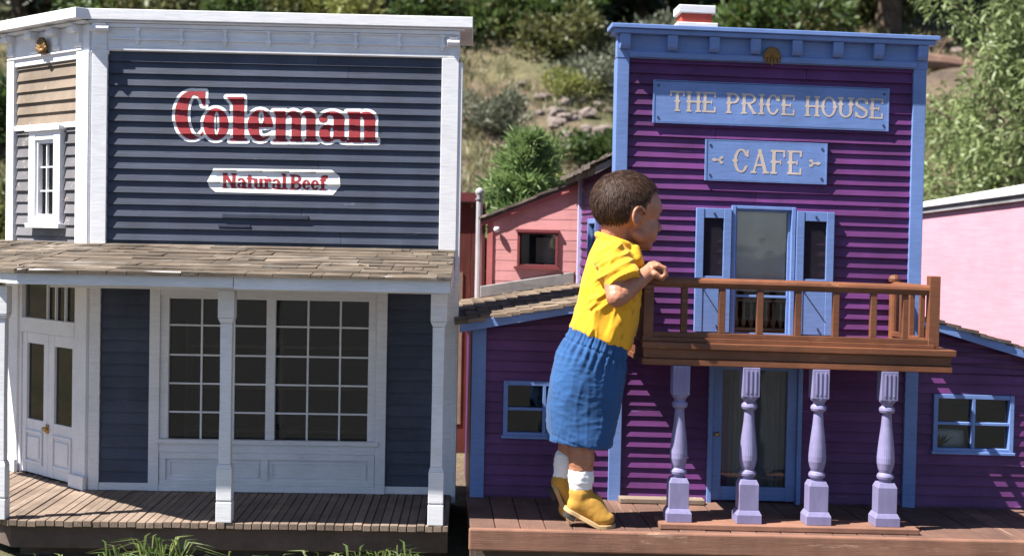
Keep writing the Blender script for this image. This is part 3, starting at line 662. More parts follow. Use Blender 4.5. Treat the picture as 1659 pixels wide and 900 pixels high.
# ------------------------------------------------------------------ purple cafe house
SH = -.0140
CF = empty('cafe_house', (.25, 3.66, .30), 'purple miniature house with blue trim, brown balcony and lavender porch columns', 'building', yaw=3)
PW = .767
def cafe():
    k = SH
    def B(mp=None): return MB(mp, k)
    front = lambda q: q
    holes = [(.30, .442, .42, .73), (.25, .472, .0, .366)]
    # body walls and rooms
    m = B(); m.box(.006, .03, -.84, -.012, -.09, .83); m.box(PW - .03, PW - .006, -.84, -.012, -.09, .83); m.box(.031, PW - .031, -.84, -.82, -.09, .80)
    m.box(.012, PW - .012, -.03, -.008, .74, 1.13); m.box(.012, .298, -.03, -.008, -.09, .7395); m.box(.444, PW - .012, -.03, -.008, -.09, .7395)
    m.box(.2985, .4435, -.03, -.008, .372, .418)
    m.build('wall', M['purple'], CF)
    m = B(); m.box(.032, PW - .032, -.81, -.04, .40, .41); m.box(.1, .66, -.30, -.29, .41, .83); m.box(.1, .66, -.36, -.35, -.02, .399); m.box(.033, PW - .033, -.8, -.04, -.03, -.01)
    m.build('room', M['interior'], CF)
    m = B(); siding(m, .027, .738, -.02, 1.095,   .0256, .0075, holes=holes, seed=31); m.build('siding', M['purple'], CF)
    side = lambda u, d, v: (.004 - d, -u, v)
    m = B(side); siding(m, .014, .835, .0, .83, .0256, .0062, holes=[(.375, .56, .55, .69)], seed=32); m.build('siding', M['purple'], CF)
    m = B(lambda u, d, v: (PW - .004 + d, -u, v)); siding(m, .014, .835, .0, .83, .0256, .0062, seed=33); m.build('siding', M['purple'], CF)
    # trim
    boards([(-.003, .0275, -.014, .013, -.02, 1.09), (.7365, PW + .002, -.014, .013, -.02, 1.09), (-.0035, .0075, -.045, -.0145, -.02, 1.09), (PW - .008, PW + .0025, -.045, -.0145, -.02, 1.09)], 'corner_board', M['blue'], CF, .0012, None, k)
    m = B(); m.box(-.010, .006, -.85, -.825, .0, .83); m.build('corner_board', M['pale_lavender'], CF, .001)
    m = B(); m.frame(-1, 1, 0, 0, 0, 0, 0) if False else None
    m = B(side); m.frame(.365, .57, .54, .70, .014, -.004, .012); fw = m.build('window_frame', M['blue'], CF, .001)
    m = B(side); m.box(.378, .557, -.003, -.001, .553, .687); m.build('pane', M['dark_glass'], fw)
    # false front cornice
    m = B(); m.box(-.004, PW + .004, -.02, .014, 1.090, 1.147)
    m.build('frieze', M['blue'], CF, .001)
    m = B(); m.box(.026, .74, .0135, .022, 1.092, 1.106); m.box(-.014, PW + .014, -.04, .042, 1.147, 1.158); m.box(-.022, PW + .022, -.05, .050, 1.1583, 1.169)
    m.build('cornice', M['blue'], CF, .0015)
    for u in (.014, .130, .233, .335, .438, .540, .642, .752):
        m = B(); m.prism([(u - .0125, .0136, 1.112), (u - .0125, .028, 1.110), (u - .0125, .036, 1.118), (u - .0125, .038, 1.1465), (u - .0125, .0136, 1.1465)], (.025, 0, 0))
        m.build('bracket', M['blue'], CF, .0015)
    m = B()
    for i in range(9):
        a = math.pi * (.05 + .9 * i / 8); m.tube([(.378, .022, 1.103), (.378 + .022 * math.cos(a), .027, 1.103 + .026 * math.sin(a))], [.003, .005], 6)
    for i in range(5): m.tube([(.362 + .008 * i, .024, 1.102), (.360 + .009 * i, .026, 1.085 + .003 * abs(i - 2))], [.005, .003], 6)
    m.build('ornament', M['gilt'], CF, smooth=True)
    # gable roof over the body, hidden mostly by the false front
    m = B()
    for s0, s1 in ((-.045, PW / 2), (PW + .004, PW / 2)):
        z0 = .805
        m.prism([(s0, -.05, z0), (s1, -.05, z0 + .24), (s1, -.05, z0 + .255), (s0, -.05, z0 + .018)], (0, -.84, 0))
    rf = m.build('roof', M['shingle'], CF)
    m = B(); rgs = random.Random(5)
    for s0, s1 in ((-.05, PW / 2), (PW + .006, PW / 2)):
        for i in range(7):
            t0, t1 = i / 7, (i + 1) / 7 + .03
            x = -.045
            while x > -.89:
                w = rgs.uniform(.04, .09); j = rgs.uniform(-.01, .01)
                p = lambda t, l: (s0 + (s1 - s0) * t, .823 + .237 * t + l)
                (ua, va), (ub, vb) = p(t0 - .02, .010 + rgs.uniform(0, .004)), p(t1, .002)
                m.face([(ua, x, va), (ua, x - w + .002, va), (ub, x - w + .002, vb), (ub, x, vb)]); m.face([(ua, x, va), (ua, x - w + .002, va), (ua, x - w + .002, va - .012), (ua, x, va - .012)]); x -= w
    m.build('shingles', M['shingle'], rf, recalc=False)
    m = B(); m.box(.198, .280, -.34, -.26, .90, 1.247); chm = m.build('chimney', M['brick_red'], rf, .002)
    m = B(); m.box(.190, .288, -.348, -.252, 1.247, 1.268); m.box(.186, .294, -.352, -.248, 1.200, 1.222); m.build('chimney_band', M['white'], chm, .002)
    # upper balcony door with open shutters
    m = B(); m.frame(.290, .4495, .418, .738, .010, -.012, .016, 0, .008); df = m.build('door_frame', M['blue'], CF, .001)
    m = B(); m.frame(.300, .4395, .418, .730, .006, -.010, .002); m.box(.306, .4335, -.008, .0015, .512, .518); dd = m.build('balcony_door', M['blue'], df, .0008)
    m = B(); m.box(.306, .4335, -.006, -.0045, .424, .724); m.build('pane', M['glass'], dd)
    m = B(); m.box(.307, .4325, -.016, -.013, .532, .728); m.tube([(.305, -.0145, .531), (.435, -.0145, .531)], .005, 8); m.build('roller_shade', M['shade'], CF)
    m = B(); m.box(.303, .437, -.030, -.018, .500, .508); m.box(.303, .437, -.030, -.018, .43, .436); rl = m.build('inner_railing', M['tan_wood'], CF, .001)
    for i in range(7):
        m = B(); m.lathe([(.003, .436), (.0065, .447), (.0075, .455), (.004, .463), (.003, .475), (.0045, .49), (.003, .50)], .314 + i * .0187, -.024, 10); m.build('spindle', M['tan_wood'], rl, smooth=True)
    for a, b in ((.201, .2885), (.4515, .5455)):
        w = .019
        m = B(); m.frame(a, b, .424, .729, w, .008, .020, .0, .024); m.box(a + w, b - w, .008, .0185, .424, .552); m.box(a + w, b - w, .008, .0178, .552, .562)
        s = m.build('shutter', M['blue'], CF, .001)
        m = B(); m.box(a + w, b - w, .0115, .013, .562, .705); m.build('screen', M['screen'], s)
        m = B(); m.tube([(a + .008, .0205, .548), (b - .02, .0205, .46)], .0012, 5); m.lathe([(.003, .715), (.003, .719)], (a + b) / 2, .021, 8); m.lathe([(.0025, .438), (.0025, .442)], (a + b) / 2 + .01, .021, 8); m.box(a + .004, a + .016, .0195, .0225, .545, .551); m.build('hinge', M['screw'], s)
    # balcony
    m = B()
    m.box(.027, .744, .008, .348, .4035, .4185); m.box(.031, .736, .010, .336, .381, .4033); m.box(.028, .738, .008, .342, .3665, .3808)
    bal = m.build('balcony', M['brown'], CF, .002)
    dr = .312
    m = B(); m.tube([(.033, dr, .5525), (.40, dr, .5535), (.69, dr, .5525)], .0115, 12); m.box(.035, .688, dr - .008, dr + .008, .5405, .5475); m.build('top_rail', M['brown'], bal, .001, smooth=False)
    m = B(); m.box(.035, .688, dr - .008, dr + .008, .4285, .440); m.box(.03, .70, dr - .014, dr + .014, .4187, .4283); m.build('bottom_rail', M['brown'], bal, .001)
    for u in (.125, .2115, .2985, .386, .473, .560, .600):
        m = B(); wv = .0072 if u < .59 else .006
        m.lathe([(wv, .4402), (wv, .5403)], u if u < .59 else .634, dr, square=True); m.build('baluster', M['brown'], bal, .001)
    m = B(); m.lathe([(.0125, .4187), (.0125, .585)], .6985, dr, square=True); m.build('newel', M['brown'], bal, .0015)
    m = B(); m.lathe([(.0115, .4187), (.0115, .548)], .043, dr, square=True); m.build('newel', M['brown'], bal, .0015)
    for uu in (.043, .6985):
        m = B(); m.tube([(uu, .02, .5525), (uu, .30, .5525)], .0105, 12); m.box(uu - .007, uu + .007, .02, .299, .4285, .440); m.build('side_rail', M['brown'], bal, .001)
        m = B(); m.lathe([(.0115, .4187), (.0115, .553), (.008, .556), (.0135, .563), (.0145, .570), (.0115, .577), (.004, .580)], uu, .022, 14); m.build('newel', M['brown'], bal)
        for d in (.09, .16, .235):
            m = B(); m.lathe([(.006, .4402), (.006, .5403)], uu, d, square=True); m.build('baluster', M['brown'], bal, .001)
    # turned columns on a low plinth
    m = B(); m.box(.072, .662, .278, .372, .0015, .0145); m.build('plinth', M['red_beam'], CF, .002)
    for u in (.118, .277, .436, .594):
        m = B(); d = .325
        m.lathe([(.0285, .0147), (.0285, .034), (.0235, .044)], u, d, square=True); m.lathe([(.0222, .0442), (.0222, .102), (.0175, .1125)], u, d, square=True)
        m.lathe([(.0192, .300), (.0192, .3662)], u, d, square=True)
        m.lathe([(.014, .1126), (.0135, .117), (.0185, .121), (.0195, .126), (.0175, .131), (.0135, .134), (.0165, .142), (.0198, .156), (.0200, .168), (.0185, .188), (.0160, .212), (.0125, .240), (.0108, .262), (.0105, .268), (.0165, .272), (.0182, .277), (.0168, .283), (.0125, .286), (.0135, .290), (.0185, .296), (.0195, .3005)], u, d, 24)
        for x in (-.010, 0, .010): m.box(u + x - .0022, u + x + .0022, d + .0191, d + .0208, .308, .36)
        o = m.build('column', M['lavender'], CF, .0012)
    # lower door
    m = B(); m.frame(.243, .478, .0, .368, .011, -.012, .014, 0, .011); df = m.build('door_frame', M['blue'], CF, .001)
    m = B(); m.frame(.2545, .4665, .006, .357, .024, -.010, .004, .034, .026); dd = m.build('porch_door', M['blue'], df, .001)
    m = B(); m.box(.2785, .4425, -.006, -.0045, .04, .331); m.build('pane', M['glass'], dd)
    m = B(); n = 40
    for i in range(n):
        u = .27 + .18 * i / n; m.face([(u, -.03 + .006 * math.sin(i * 1.3), .02), (u + .18 / n, -.03 + .006 * math.sin((i + 1) * 1.3), .02), (u + .18 / n, -.03 + .006 * math.sin((i + 1) * 1.3 + .3), .35), (u, -.03 + .006 * math.sin(i * 1.3 + .3), .35)])
    m.build('curtain', M['curtain'], CF, smooth=True)
    m = B(); m.lathe([(.002, .165), (.006, .168), (.006, .174), (.002, .177)], .2665, .012, 10); m.build('handle', M['brass'], dd, smooth=True)
    m = B(); m.box(.022, .232, .012, .055, .0015, .013); m.build('step_board', M['grey_deck'], CF, .0015)
    # wings with lean-to roofs
    def wing(u0, u1, z0, z1, win, seed, inner):
        zf = lambda u: z0 + (z1 - z0) * (u - u0) / (u1 - u0)
        m = B(); zz = lambda u: zf(u) - .022
        hu0, hu1, hv0, hv1 = win
        # rake follows the roof, so clip the boards to it
        rg = random.Random(seed); p, t = .0256, .0058; i = 0
        while True:
            a = -.02 + i * p; b = a + p; i += 1
            if a > max(zz(u0), zz(u1)): break
            for lo, hi in ((a, b),) if not (a < hv0 < b or a < hv1 < b) else (((a, hv0), (hv0, b)) if a < hv0 < b else ((a, hv1), (hv1, b))):
                mid = (lo + hi) / 2
                xs = [(u0, u1)] if not hv0 < mid < hv1 else [(u0, hu0), (hu1, u1)]
                for x0, x1 in xs:
                    # where the rake passes through
                    s = (z1 - z0) / (u1 - u0); ux = u0 + (lo - zz(u0)) / s if s else 0
                    if lo > zz(x0): x0 = max(x0, min(ux, x1))
                    if lo > zz(x1): x1 = min(x1, max(ux, x0))
                    if x1 - x0 < .004: continue
                    j = rg.uniform(-.0006, .0006); fl = j + t * (1 - (lo - a) / p); fh = j + t * (1 - (hi - a) / p)
                    h0, h1 = min(hi, max(zz(x0), lo + .0005)), min(hi, max(zz(x1), lo + .0005))
                    m.face([(x0, fl, lo), (x1, fl, lo), (x1, fh, h1), (x0, fh, h0)]); m.face([(x0, fl, lo), (x1, fl, lo), (x1, -.006, lo), (x0, -.006, lo)])
        m.build('wing_siding', M['purple'], CF)
        m = B(); wt = .02
        m.prism([(u0, -.9, -.09), (u1, -.9, -.09), (u1, -.9, zz(u1)), (u0, -.9, zz(u0))], (0, wt, 0))
        for a, b in ((u0, u0 + wt), (u1 - wt, u1)): m.prism([(a, -.012, -.09), (b, -.012, -.09), (b, -.012, zz(b)), (a, -.012, zz(a))], (0, -.865, 0))
        for a, b in ((u0 + wt + .001, hu0), (hu1, u1 - wt - .001)): m.prism([(a, -.008, -.09), (b, -.008, -.09), (b, -.008, zz(b)), (a, -.008, zz(a))], (0, -.014, 0))
        m.prism([(hu0 + .0005, -.008, -.09), (hu1 - .0005, -.008, -.09), (hu1 - .0005, -.008, hv0), (hu0 + .0005, -.008, hv0)], (0, -.014, 0)); m.prism([(hu0 + .0005, -.008, hv1), (hu1 - .0005, -.008, hv1), (hu1 - .0005, -.008, zz(hu1)), (hu0 + .0005, -.008, zz(hu0))], (0, -.014, 0))
        m.build('wing_wall', M['purple'], CF)
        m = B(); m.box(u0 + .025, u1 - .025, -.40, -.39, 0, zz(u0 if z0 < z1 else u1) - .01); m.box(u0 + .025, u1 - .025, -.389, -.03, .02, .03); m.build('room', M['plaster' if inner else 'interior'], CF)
        # window
        m = B(); m.frame(hu0 - .004, hu1 + .004, hv0 - .004, hv1 + .004, .011, -.010, .012); m.box(hu0 - .008, hu1 + .008, .002, .016, hv0 - .008, hv0 - .001)
        wf = m.build('window_frame', M['blue'], CF, .001)
        m = B(); c = (hu0 + hu1) / 2; q = (hv0 + hv1) / 2; m.box(c - .004, c + .004, -.003, .0105, hv0 + .007, hv1 - .007); m.box(hu0 + .007, c - .0042, -.003, .0095, q - .0035, q + .0035); m.box(c + .0042, hu1 - .007, -.003, .0095, q - .0035, q + .0035); m.build('muntin', M['blue'], wf, .0008)
        m = B(); m.box(hu0 + .006, hu1 - .006, -.006, -.004, hv0 + .006, hv1 - .006); m.build('pane', M['glass'], wf)
        # roof: deck, rake board, shingles with ragged front edge
        ov = .04; s = (z1 - z0) / (u1 - u0)
        ue0, ue1 = (u0 - ov, u1) if s > 0 else (u0, u1 + ov)
        m = B(); m.prism([(ue0, .03, zf(ue0) - .006), (ue1, .03, zf(ue1) - .006), (ue1, .03, zf(ue1)), (ue0, .03, zf(ue0))], (0, -.96, 0)); rf = m.build('wing_roof', M['grey_wood'], CF)
        m = B(); m.prism([(ue0, .031, zf(ue0) - .024), (ue1, .031, zf(ue1) - .024), (ue1, .031, zf(ue1) - .001), (ue0, .031, zf(ue0) - .001)], (0, .012, 0)); m.build('rake_board', M['blue'], rf, .001)
        m = B(); rg = random.Random(seed + 1); n = 12
        for i in range(n):
            t0, t1 = i / n, (i + 1) / n
            ta, tb = (t0, t1) if s > 0 else (1 - t0, 1 - t1)   # eave to ridge
            ua, ub = ue0 + (ue1 - ue0) * ta, ue0 + (ue1 - ue0) * tb; ua += (-.012 if s > 0 else .012)
            d = .048
            while d > -.93:
                w = rg.uniform(.02, .07); l = rg.uniform(.004, .009); f = d + (rg.uniform(-.008, .008) if d > .04 else 0); d -= w
                za, zb2 = zf(ua) + l, zf(ub) + .0025
                qs = [(ua, f, za), (ua, d + .0015, za), (ub, d + .0015, zb2), (ub, f, zb2)]
                it = [m.p(*x) for x in qs]; ib = [m.p(x[0], x[1], x[2] - .008) for x in qs]
                m.f.append(it)
                for j in range(4): m.f.append([it[j], ib[j], ib[(j + 1) % 4], it[(j + 1) % 4]])
        m.build('shingles', M['tan_shingle' if s > 0 else 'shingle'], rf)
    wing(-.338, .0, .438, .504, (-.262, -.068, .155, .285), 41, False)
    wing(PW, 1.23, .478, .352, (.815, 1.012, .144, .282), 43, True)
    m = B(); m.box(-.345, -.311, -.012, .012, -.02, .428); m.build('corner_board', M['blue'], CF, .0012)
    m = B(); m.box(1.20, 1.234, -.012, .012, -.02, .345); m.build('corner_board', M['blue'], CF, .0012)
    m = B(); m.prism([(-.30, -.925, .452), (-.012, -.925, .506), (-.012, -.925, .540), (-.30, -.925, .486)], (0, .03, 0)); m.build('flashing_board', M['grey_wood'], CF, .002)
cafe()

# things seen through the right wing window
def tbl():
    mt = CF.matrix_basis if False else Matrix.Translation((.25, 3.66, .30)) @ Matrix.Rotation(R(3), 4, 'Z')
    t = empty('small_table', mt @ Vector((.885, .16, .016)), 'small table under a white cloth inside the right window of the purple house', 'table', yaw=3)
    m = MB()
    m.lathe([(.055, .142), (.058, .146), (.055, .150)], 0, 0, 20); m.build('tabletop', M['tan_wood'], t)
    m = MB(); pr = [(.060, .1515), (.062, .146), (.064, .13), (.067, .11)]; m.lathe(pr, 0, 0, 24); m.build('tablecloth', M['white'], t, smooth=True)
    m = MB(); m.lathe([(.006, .014), (.006, .142)], 0, 0, 8); m.lathe([(.03, .014), (.006, .02)], 0, 0, 10); m.build('leg', M['brown'], t)
    b = empty('flower_pot', mt @ Vector((.842, .055, .014)), 'small orange clay pot with leaves behind the left panes of the right window', 'pot', yaw=3)
    m = MB(); m.lathe([(.014, .014), (.020, .135 - .03), (.0215, .14 - .03), (.0215, .15 - .03), (.017, .15 - .03)], 0, 0, 14); m.build('pot', M['gilt'], b)
    m = MB()
    for i in range(22):
        a = i * 2.4; l = .02 + .012 * (i % 3); m.face([(0, 0, .11), (l * .5 * math.cos(a) + .004, l * .5 * math.sin(a), .135), (l * math.cos(a), l * math.sin(a), .150), (l * .5 * math.cos(a) - .004, l * .5 * math.sin(a) + .004, .135)])
    m.build('leaves', LEAF['mid'], b, recalc=False)

# the two sign boards screwed on the false front
def sign(u0, u1, v0, v1, label, words):
    mt = Matrix.Translation((.25, 3.66, .30)) @ Matrix.Rotation(R(3), 4, 'Z')
    base = mt @ Vector((u0, 0, v0 + SH * u0))
    r = empty('signboard', base, label, 'sign', yaw=3)
    w, h = u1 - u0, v1 - v0
    m = MB(None, SH); m.box(0, w, .0065, .0128, 0, h); m.build('board', M['blue'], r, .0012)
    m = MB(None, SH); q = .006
    m.frame(0 + .0, w, 0, h, .0045, .0128, .0138); m.build('edge_moulding', M['blue'], r, .0006)
    for x in (.013, w - .013):
        for y in (.014, h - .014):
            m = MB(lambda u, d, v: (x + u, .0129 + d, y + v), SH); m.tube([(0, -.001, 0), (0, .0012, 0)], .0032, 10); m.build('screw', M['screw'], r)
    for nme, fn in words:
        S = SD(0, w, 0, h, .0012); fn(S); S.mesh(S.D, lambda a, b: (a, -.0134, b + SH * a), nme, M['cream'], r)
def word(txt, x, y0, y1, st, th, widths, dw, gap):
    def f(S):
        q = x
        for c in txt: glyph(S, c, q, widths.get(c, dw), y0, y1, st, th); q += widths.get(c, dw) + gap
    return f
WD = {'I': .014, 'T': .036, 'H': .034, 'O': .037, 'U': .036, 'R': .036}
w1 = []; _x = .042
for _t in ('THE', 'PRICE', 'HOUSE'):
    w1.append(('lettering', word(_t, _x, .030, .080, .0076, .0042, WD, .032, .0058))); _x += sum(WD.get(c, .032) + .0058 for c in _t) + .0215
def dash(s, x0):
    def f(S):
        S.add(S._box(min(x0, x0 + s * .019), max(x0, x0 + s * .019), .049, .054)); S.add(S._ell(x0 + s * .006, .0515, .005, .0042))
        S.add(S._ell(x0 + s * .0235, .0575, .0048, .0036)); S.add(S._ell(x0 + s * .0235, .0455, .0048, .0036)); S.add(S._box(min(x0 + s * .018, x0 + s * .022), max(x0 + s * .018, x0 + s * .022), .045, .058))
    return f
w2 = [('lettering', word('CAFE', .071, .022, .081, .0088, .0048, {'C': .037, 'A': .042}, .034, .0075)), ('painted_ornament', dash(1, .017)), ('painted_ornament', dash(-1, .2875))]
sign(.0875, .6765, .934, 1.0395, 'long blue signboard of cream capitals, the upper of two on the purple front', w1)
sign(.2200, .5245, .797, .8985, 'short blue signboard reading CAFE, below the long one and over the balcony door', w2)

# ------------------------------------------------------------------ red-brown boardwalk under the purple house
def boardwalk():
    r = empty('boardwalk', (.25, 3.66, .30), 'low reddish-brown plank platform in front of the purple house', 'platform', yaw=3)
    m = MB(None, SH); rg = random.Random(51); u = -.352
    while u < 1.32:
        w = .058 * rg.uniform(.95, 1.05); z = rg.uniform(-.0008, .0012)
        m.box(u, min(u + w - .0022, 1.325), -.03, .398, -.014 + z, z); u += w
    m.build('plank', M['red_deck'], r, .0012)
    m = MB(None, SH); m.box(-.356, 1.33, .3985, .418, -.046, .0025); m.build('edge_beam', M['red_beam'], r, .004)
    m = MB(None, SH); m.box(-.34, 1.32, .35, .38, -.095, -.016); m.box(-.35, -.33, -.03, .349, -.095, -.016); m.build('joist', M['old_beam'], r)
boardwalk()
# ------------------------------------------------------------------ sheds and walls behind
def back_buildings():
    # pink shed
    r = empty('pink_shed', (-.075, 4.60, .2), 'pink board shed with sloping roof and small window, behind the left purple wing', 'shed', yaw=-9)
    za, zb, w, dp = .795, .915, .30, .5
    zf = lambda u: za + (zb - za) * u / w
    hu0, hu1, hv0, hv1 = .098, .212, .66, .755
    m = MB(); p = .032; i = 0; t = .0007
    while i * p < zb:
        a, b = i * p, i * p + p; i += 1
        for lo, hi in [(a, b)] if not (a < hv0 < b or a < hv1 < b) else ([(a, hv0), (hv0, b)] if a < hv0 < b else [(a, hv1), (hv1, b)]):
            for x0, x1 in ([(0, w)] if not hv0 < (lo + hi) / 2 < hv1 else [(0, hu0), (hu1, w)]):
                if lo > zf(x0): x0 = max(x0, (lo - za) / (zb - za) * w)
                if x1 - x0 < .003: continue
                f0, f1 = t * (1 - (lo - a) / p), t * (1 - (hi - a) / p)
                xc = (hi - za) / (zb - za) * w; top = [(x1, f1, min(hi, max(zf(x1), lo)))] + ([(xc, f1, hi)] if x0 + .001 < xc < x1 - .001 else []) + ([(x0, f1, min(hi, zf(x0)))] if zf(x0) > lo + .0005 else [])
                m.face([(x0, f0, lo), (x1, f0, lo)] + top); m.face([(x0, f0, lo), (x1, f0, lo), (x1, -.004, lo), (x0, -.004, lo)])
    m.build('siding', M['pink'], r)
    m = MB(); m.prism([(0, -.003, zf(0) - .05), (w, -.003, zf(w) - .05), (w, -.003, zf(w)), (0, -.003, zf(0))], (0, .0032, 0)); m.build('frieze', M['pink'], r)
    m = MB(); m.prism([(0, -dp, -.02), (w, -dp, -.02), (w, -dp, zb - .004), (0, -dp, za - .004)], (0, .02, 0)); m.prism([(0, -.004, -.02), (.02, -.004, -.02), (.02, -.004, zf(.02) - .004), (0, -.004, za - .004)], (0, -dp + .03, 0)); m.prism([(w - .02, -.004, -.02), (w, -.004, -.02), (w, -.004, zb - .004), (w - .02, -.004, zf(w - .02) - .004)], (0, -dp + .03, 0))
    m.build('wall', M['pink'], r)
    m = MB(); m.box(.03, w - .03, -.3, -.29, .02, .78); m.build('room', M['interior'], r)
    m = MB(); m.prism([(-.025, .014, zf(-.025) + .002), (w + .02, .014, zf(w + .02) + .002), (w + .02, .014, zf(w + .02) + .014), (-.025, .014, zf(-.025) + .014)], (0, -dp - .05, 0)); rf = m.build('roof', M['shingle'], r)
    m = MB(); m.prism([(-.022, .0055, zf(-.022) - .010), (w + .02, .0055, zf(w + .02) - .010), (w + .02, .0055, zf(w + .02) + .004), (-.022, .0055, zf(-.022) + .004)], (0, .008, 0)); m.build('rake_board', M['pink_trim'], rf)
    m = MB(); rg = random.Random(61); u = -.03
    while u < w + .02:
        ww = rg.uniform(.03, .07); z0, z1 = zf(u) + .016 + rg.uniform(0, .006), zf(u + ww) + .016
        m.prism([(u, .020 + rg.uniform(-.004, .004), z0 - .006), (u + ww, .02, z1 - .006), (u + ww, .02, z1 + .002), (u, .02, z0 + .002)], (0, -.5, 0)); u += ww - .001
    m.build('shingles', M['shingle'], rf)
    m = MB(); m.box(-.004, .014, -.01, .006, -.02, za - .006); m.build('corner_board', M['pink_trim'], r)
    m = MB(); m.frame(hu0 - .006, hu1 + .006, hv0 - .008, hv1 + .006, .0075, -.01, .010); m.box(hu0 - .014, hu1 + .014, 0, .018, hv0 - .014, hv0 - .006); m.box(hu0 - .01, hu1 + .01, 0, .014, hv1 + .004, hv1 + .011); wf = m.build('window_frame', M['dark_red'], r)
    m = MB(); m.box(hu0, hu1, -.006, -.004, hv0, hv1); m.build('pane', M['glass'], wf)
    m = MB(); m.box(hu0 + .004, hu0 + .028, -.014, -.010, hv0, hv1); m.box(hu0 + .045, hu1 - .012, -.05, -.045, hv0 + .005, hv1 - .012); m.build('curtain', M['plaster'], r)
    m = MB(); m.lathe([(.004, .757), (.009, .762), (.010, .768), (.006, .774)], .028, .016, 10); m.build('lamp', M['white'], r, smooth=True)
    # dark red shed further back, between the two buildings
    r = empty('red_shed', (-.62, 5.05, .2), 'dark red board shed glimpsed in the gap beside the storefront', 'shed', yaw=1.5)
    m = MB(); rg = random.Random(62); u = 0
    while u < .48:
        m.box(u, u + .046, -.012, rg.uniform(0, .003), -.02, .855); u += .048
    m.box(.0, .48, -.6, -.58, -.02, .85); m.box(.466, .478, -.578, -.013, -.02, .85); m.build('wall', M['barn_red'], r)
    m = MB(); m.box(-.02, .5, -.62, .02, .86, .875); rf = m.build('roof', M['grey_wood'], r); m = MB(); m.box(-.02, .502, .0205, .03, .86, .89); m.build('fascia', M['dark_red'], rf)
    m = MB(); m.box(.425, .452, .0035, .007, .1, .62); m.build('board', M['grey_deck'], r)
    # post with ball finial
    r = empty('fence_post', (-.107, 4.68, .2), 'thin pale grey post with ball finial beside the dark red shed', 'post')
    m = MB(); m.lathe([(.011, -.02), (.010, .855)], 0, 0, 10); m.build('shaft', M['post_grey'], r)
    m = MB(); m.lathe([(.006, .855), (.014, .86), (.007, .868), (.013, .876), (.0145, .884), (.011, .892), (.003, .897)], 0, 0, 12); m.build('finial', M['post_grey'], r, smooth=True)
    # pale pink wall at right
    r = empty('pink_building', (1.36, 5.35, .2), 'plain pale pink building with white roof edge, behind the right purple wing', 'building', yaw=-62)
    n = 1.6; z0, s = .842, .088
    m = MB(); m.prism([(0, 0, -.02), (n, 0, -.02), (n, 0, z0 + s * n), (0, 0, z0)], (0, -.8, 0)); m.build('wall', M['pale_pink'], r)
    m = MB(); m.prism([(-.02, .024, z0 + .012), (n + .02, .024, z0 + .018 + s * n), (n + .02, .024, z0 + .075 + s * n), (-.02, .024, z0 + .026)], (0, -.85, 0)); rf = m.build('roof', M['white'], r, .002)
    m = MB(); m.prism([(-.012, .003, z0 - .006), (n + .012, .003, z0 - .006 + s * n), (n + .012, .003, z0 + .0175 + s * n), (-.012, .003, z0 + .0115)], (0, .011, 0)); m.build('fascia', M['grey_wood'], rf)
back_buildings()

# ------------------------------------------------------------------ plants
LEAF = {
    'mid': leaf_mat('mid_leaves', (.045, .085, .022), (.10, .15, .04)),
    'dark': leaf_mat('dark_needles', (.012, .028, .012), (.035, .06, .022), trans=.15),
    'young': leaf_mat('young_pine_needles', (.13, .20, .07), (.25, .35, .13), trans=.35),
    'pale': leaf_mat('pale_willow_leaves', (.15, .20, .075), (.28, .34, .15)),
    'olive': leaf_mat('olive_scrub_leaves', (.085, .10, .035), (.17, .17, .06)),
    'yellow': leaf_mat('yellow_green_leaves', (.16, .19, .04), (.26, .27, .08)),
    'sage': leaf_mat('sage_leaves', (.10, .12, .08), (.19, .20, .14)),
    'grass': leaf_mat('lawn_grass', (.07, .15, .025), (.26, .30, .10), trans=.4),
    'straw': leaf_mat('dry_hill_grass', (.085, .10, .04), (.21, .19, .09), trans=.3),
}
tbl()

def quads(name, P, D, Wd, L, Wi, mat, parent=None, taper=.25, bend=0.0):
    """n leaves: base points P, directions D, width directions Wd, lengths L, widths Wi"""
    n = len(P); D = D / np.linalg.norm(D, axis=1, keepdims=True)
    Wd = Wd - D * (Wd * D).sum(1, keepdims=True); Wd = Wd / (np.linalg.norm(Wd, axis=1, keepdims=True) + 1e-9)
    L = L[:, None]; h = Wi[:, None] / 2
    mid = P + D * L * .5; tip = P + D * L
    if bend: tip = tip + np.array([0, 0, -1.0]) * L * bend; mid = mid + np.array([0, 0, -1.0]) * L * bend * .2
    V = np.stack([P - Wd * h * .35, P + Wd * h * .35, mid + Wd * h, tip + Wd * h * taper, tip - Wd * h * taper, mid - Wd * h], 1).reshape(-1, 3)
    me = bpy.data.meshes.new(name); me.vertices.add(len(V)); me.vertices.foreach_set('co', V.astype(np.float32).ravel())
    idx = (np.arange(n)[:, None] * 6 + np.array([0, 1, 2, 5, 5, 2, 3, 4])[None]).ravel()
    me.loops.add(len(idx)); me.loops.foreach_set('vertex_index', idx.astype(np.int32))
    me.polygons.add(2 * n); me.polygons.foreach_set('loop_start', np.arange(0, 8 * n, 4, dtype=np.int32)); me.polygons.foreach_set('loop_total', np.full(2 * n, 4, np.int32))
    me.update(calc_edges=True); me.validate()
    return link(name, me, mat, parent)

def clump_points(rs, centers, radii, n, flat=1.0):
    k = rs.integers(0, len(centers), n); v = rs.normal(size=(n, 3)); v /= np.linalg.norm(v, axis=1, keepdims=True)
    r = rs.random(n) ** .45
    off = v * (r * radii[k])[:, None]; off[:, 2] *= flat
    return centers[k] + off, v

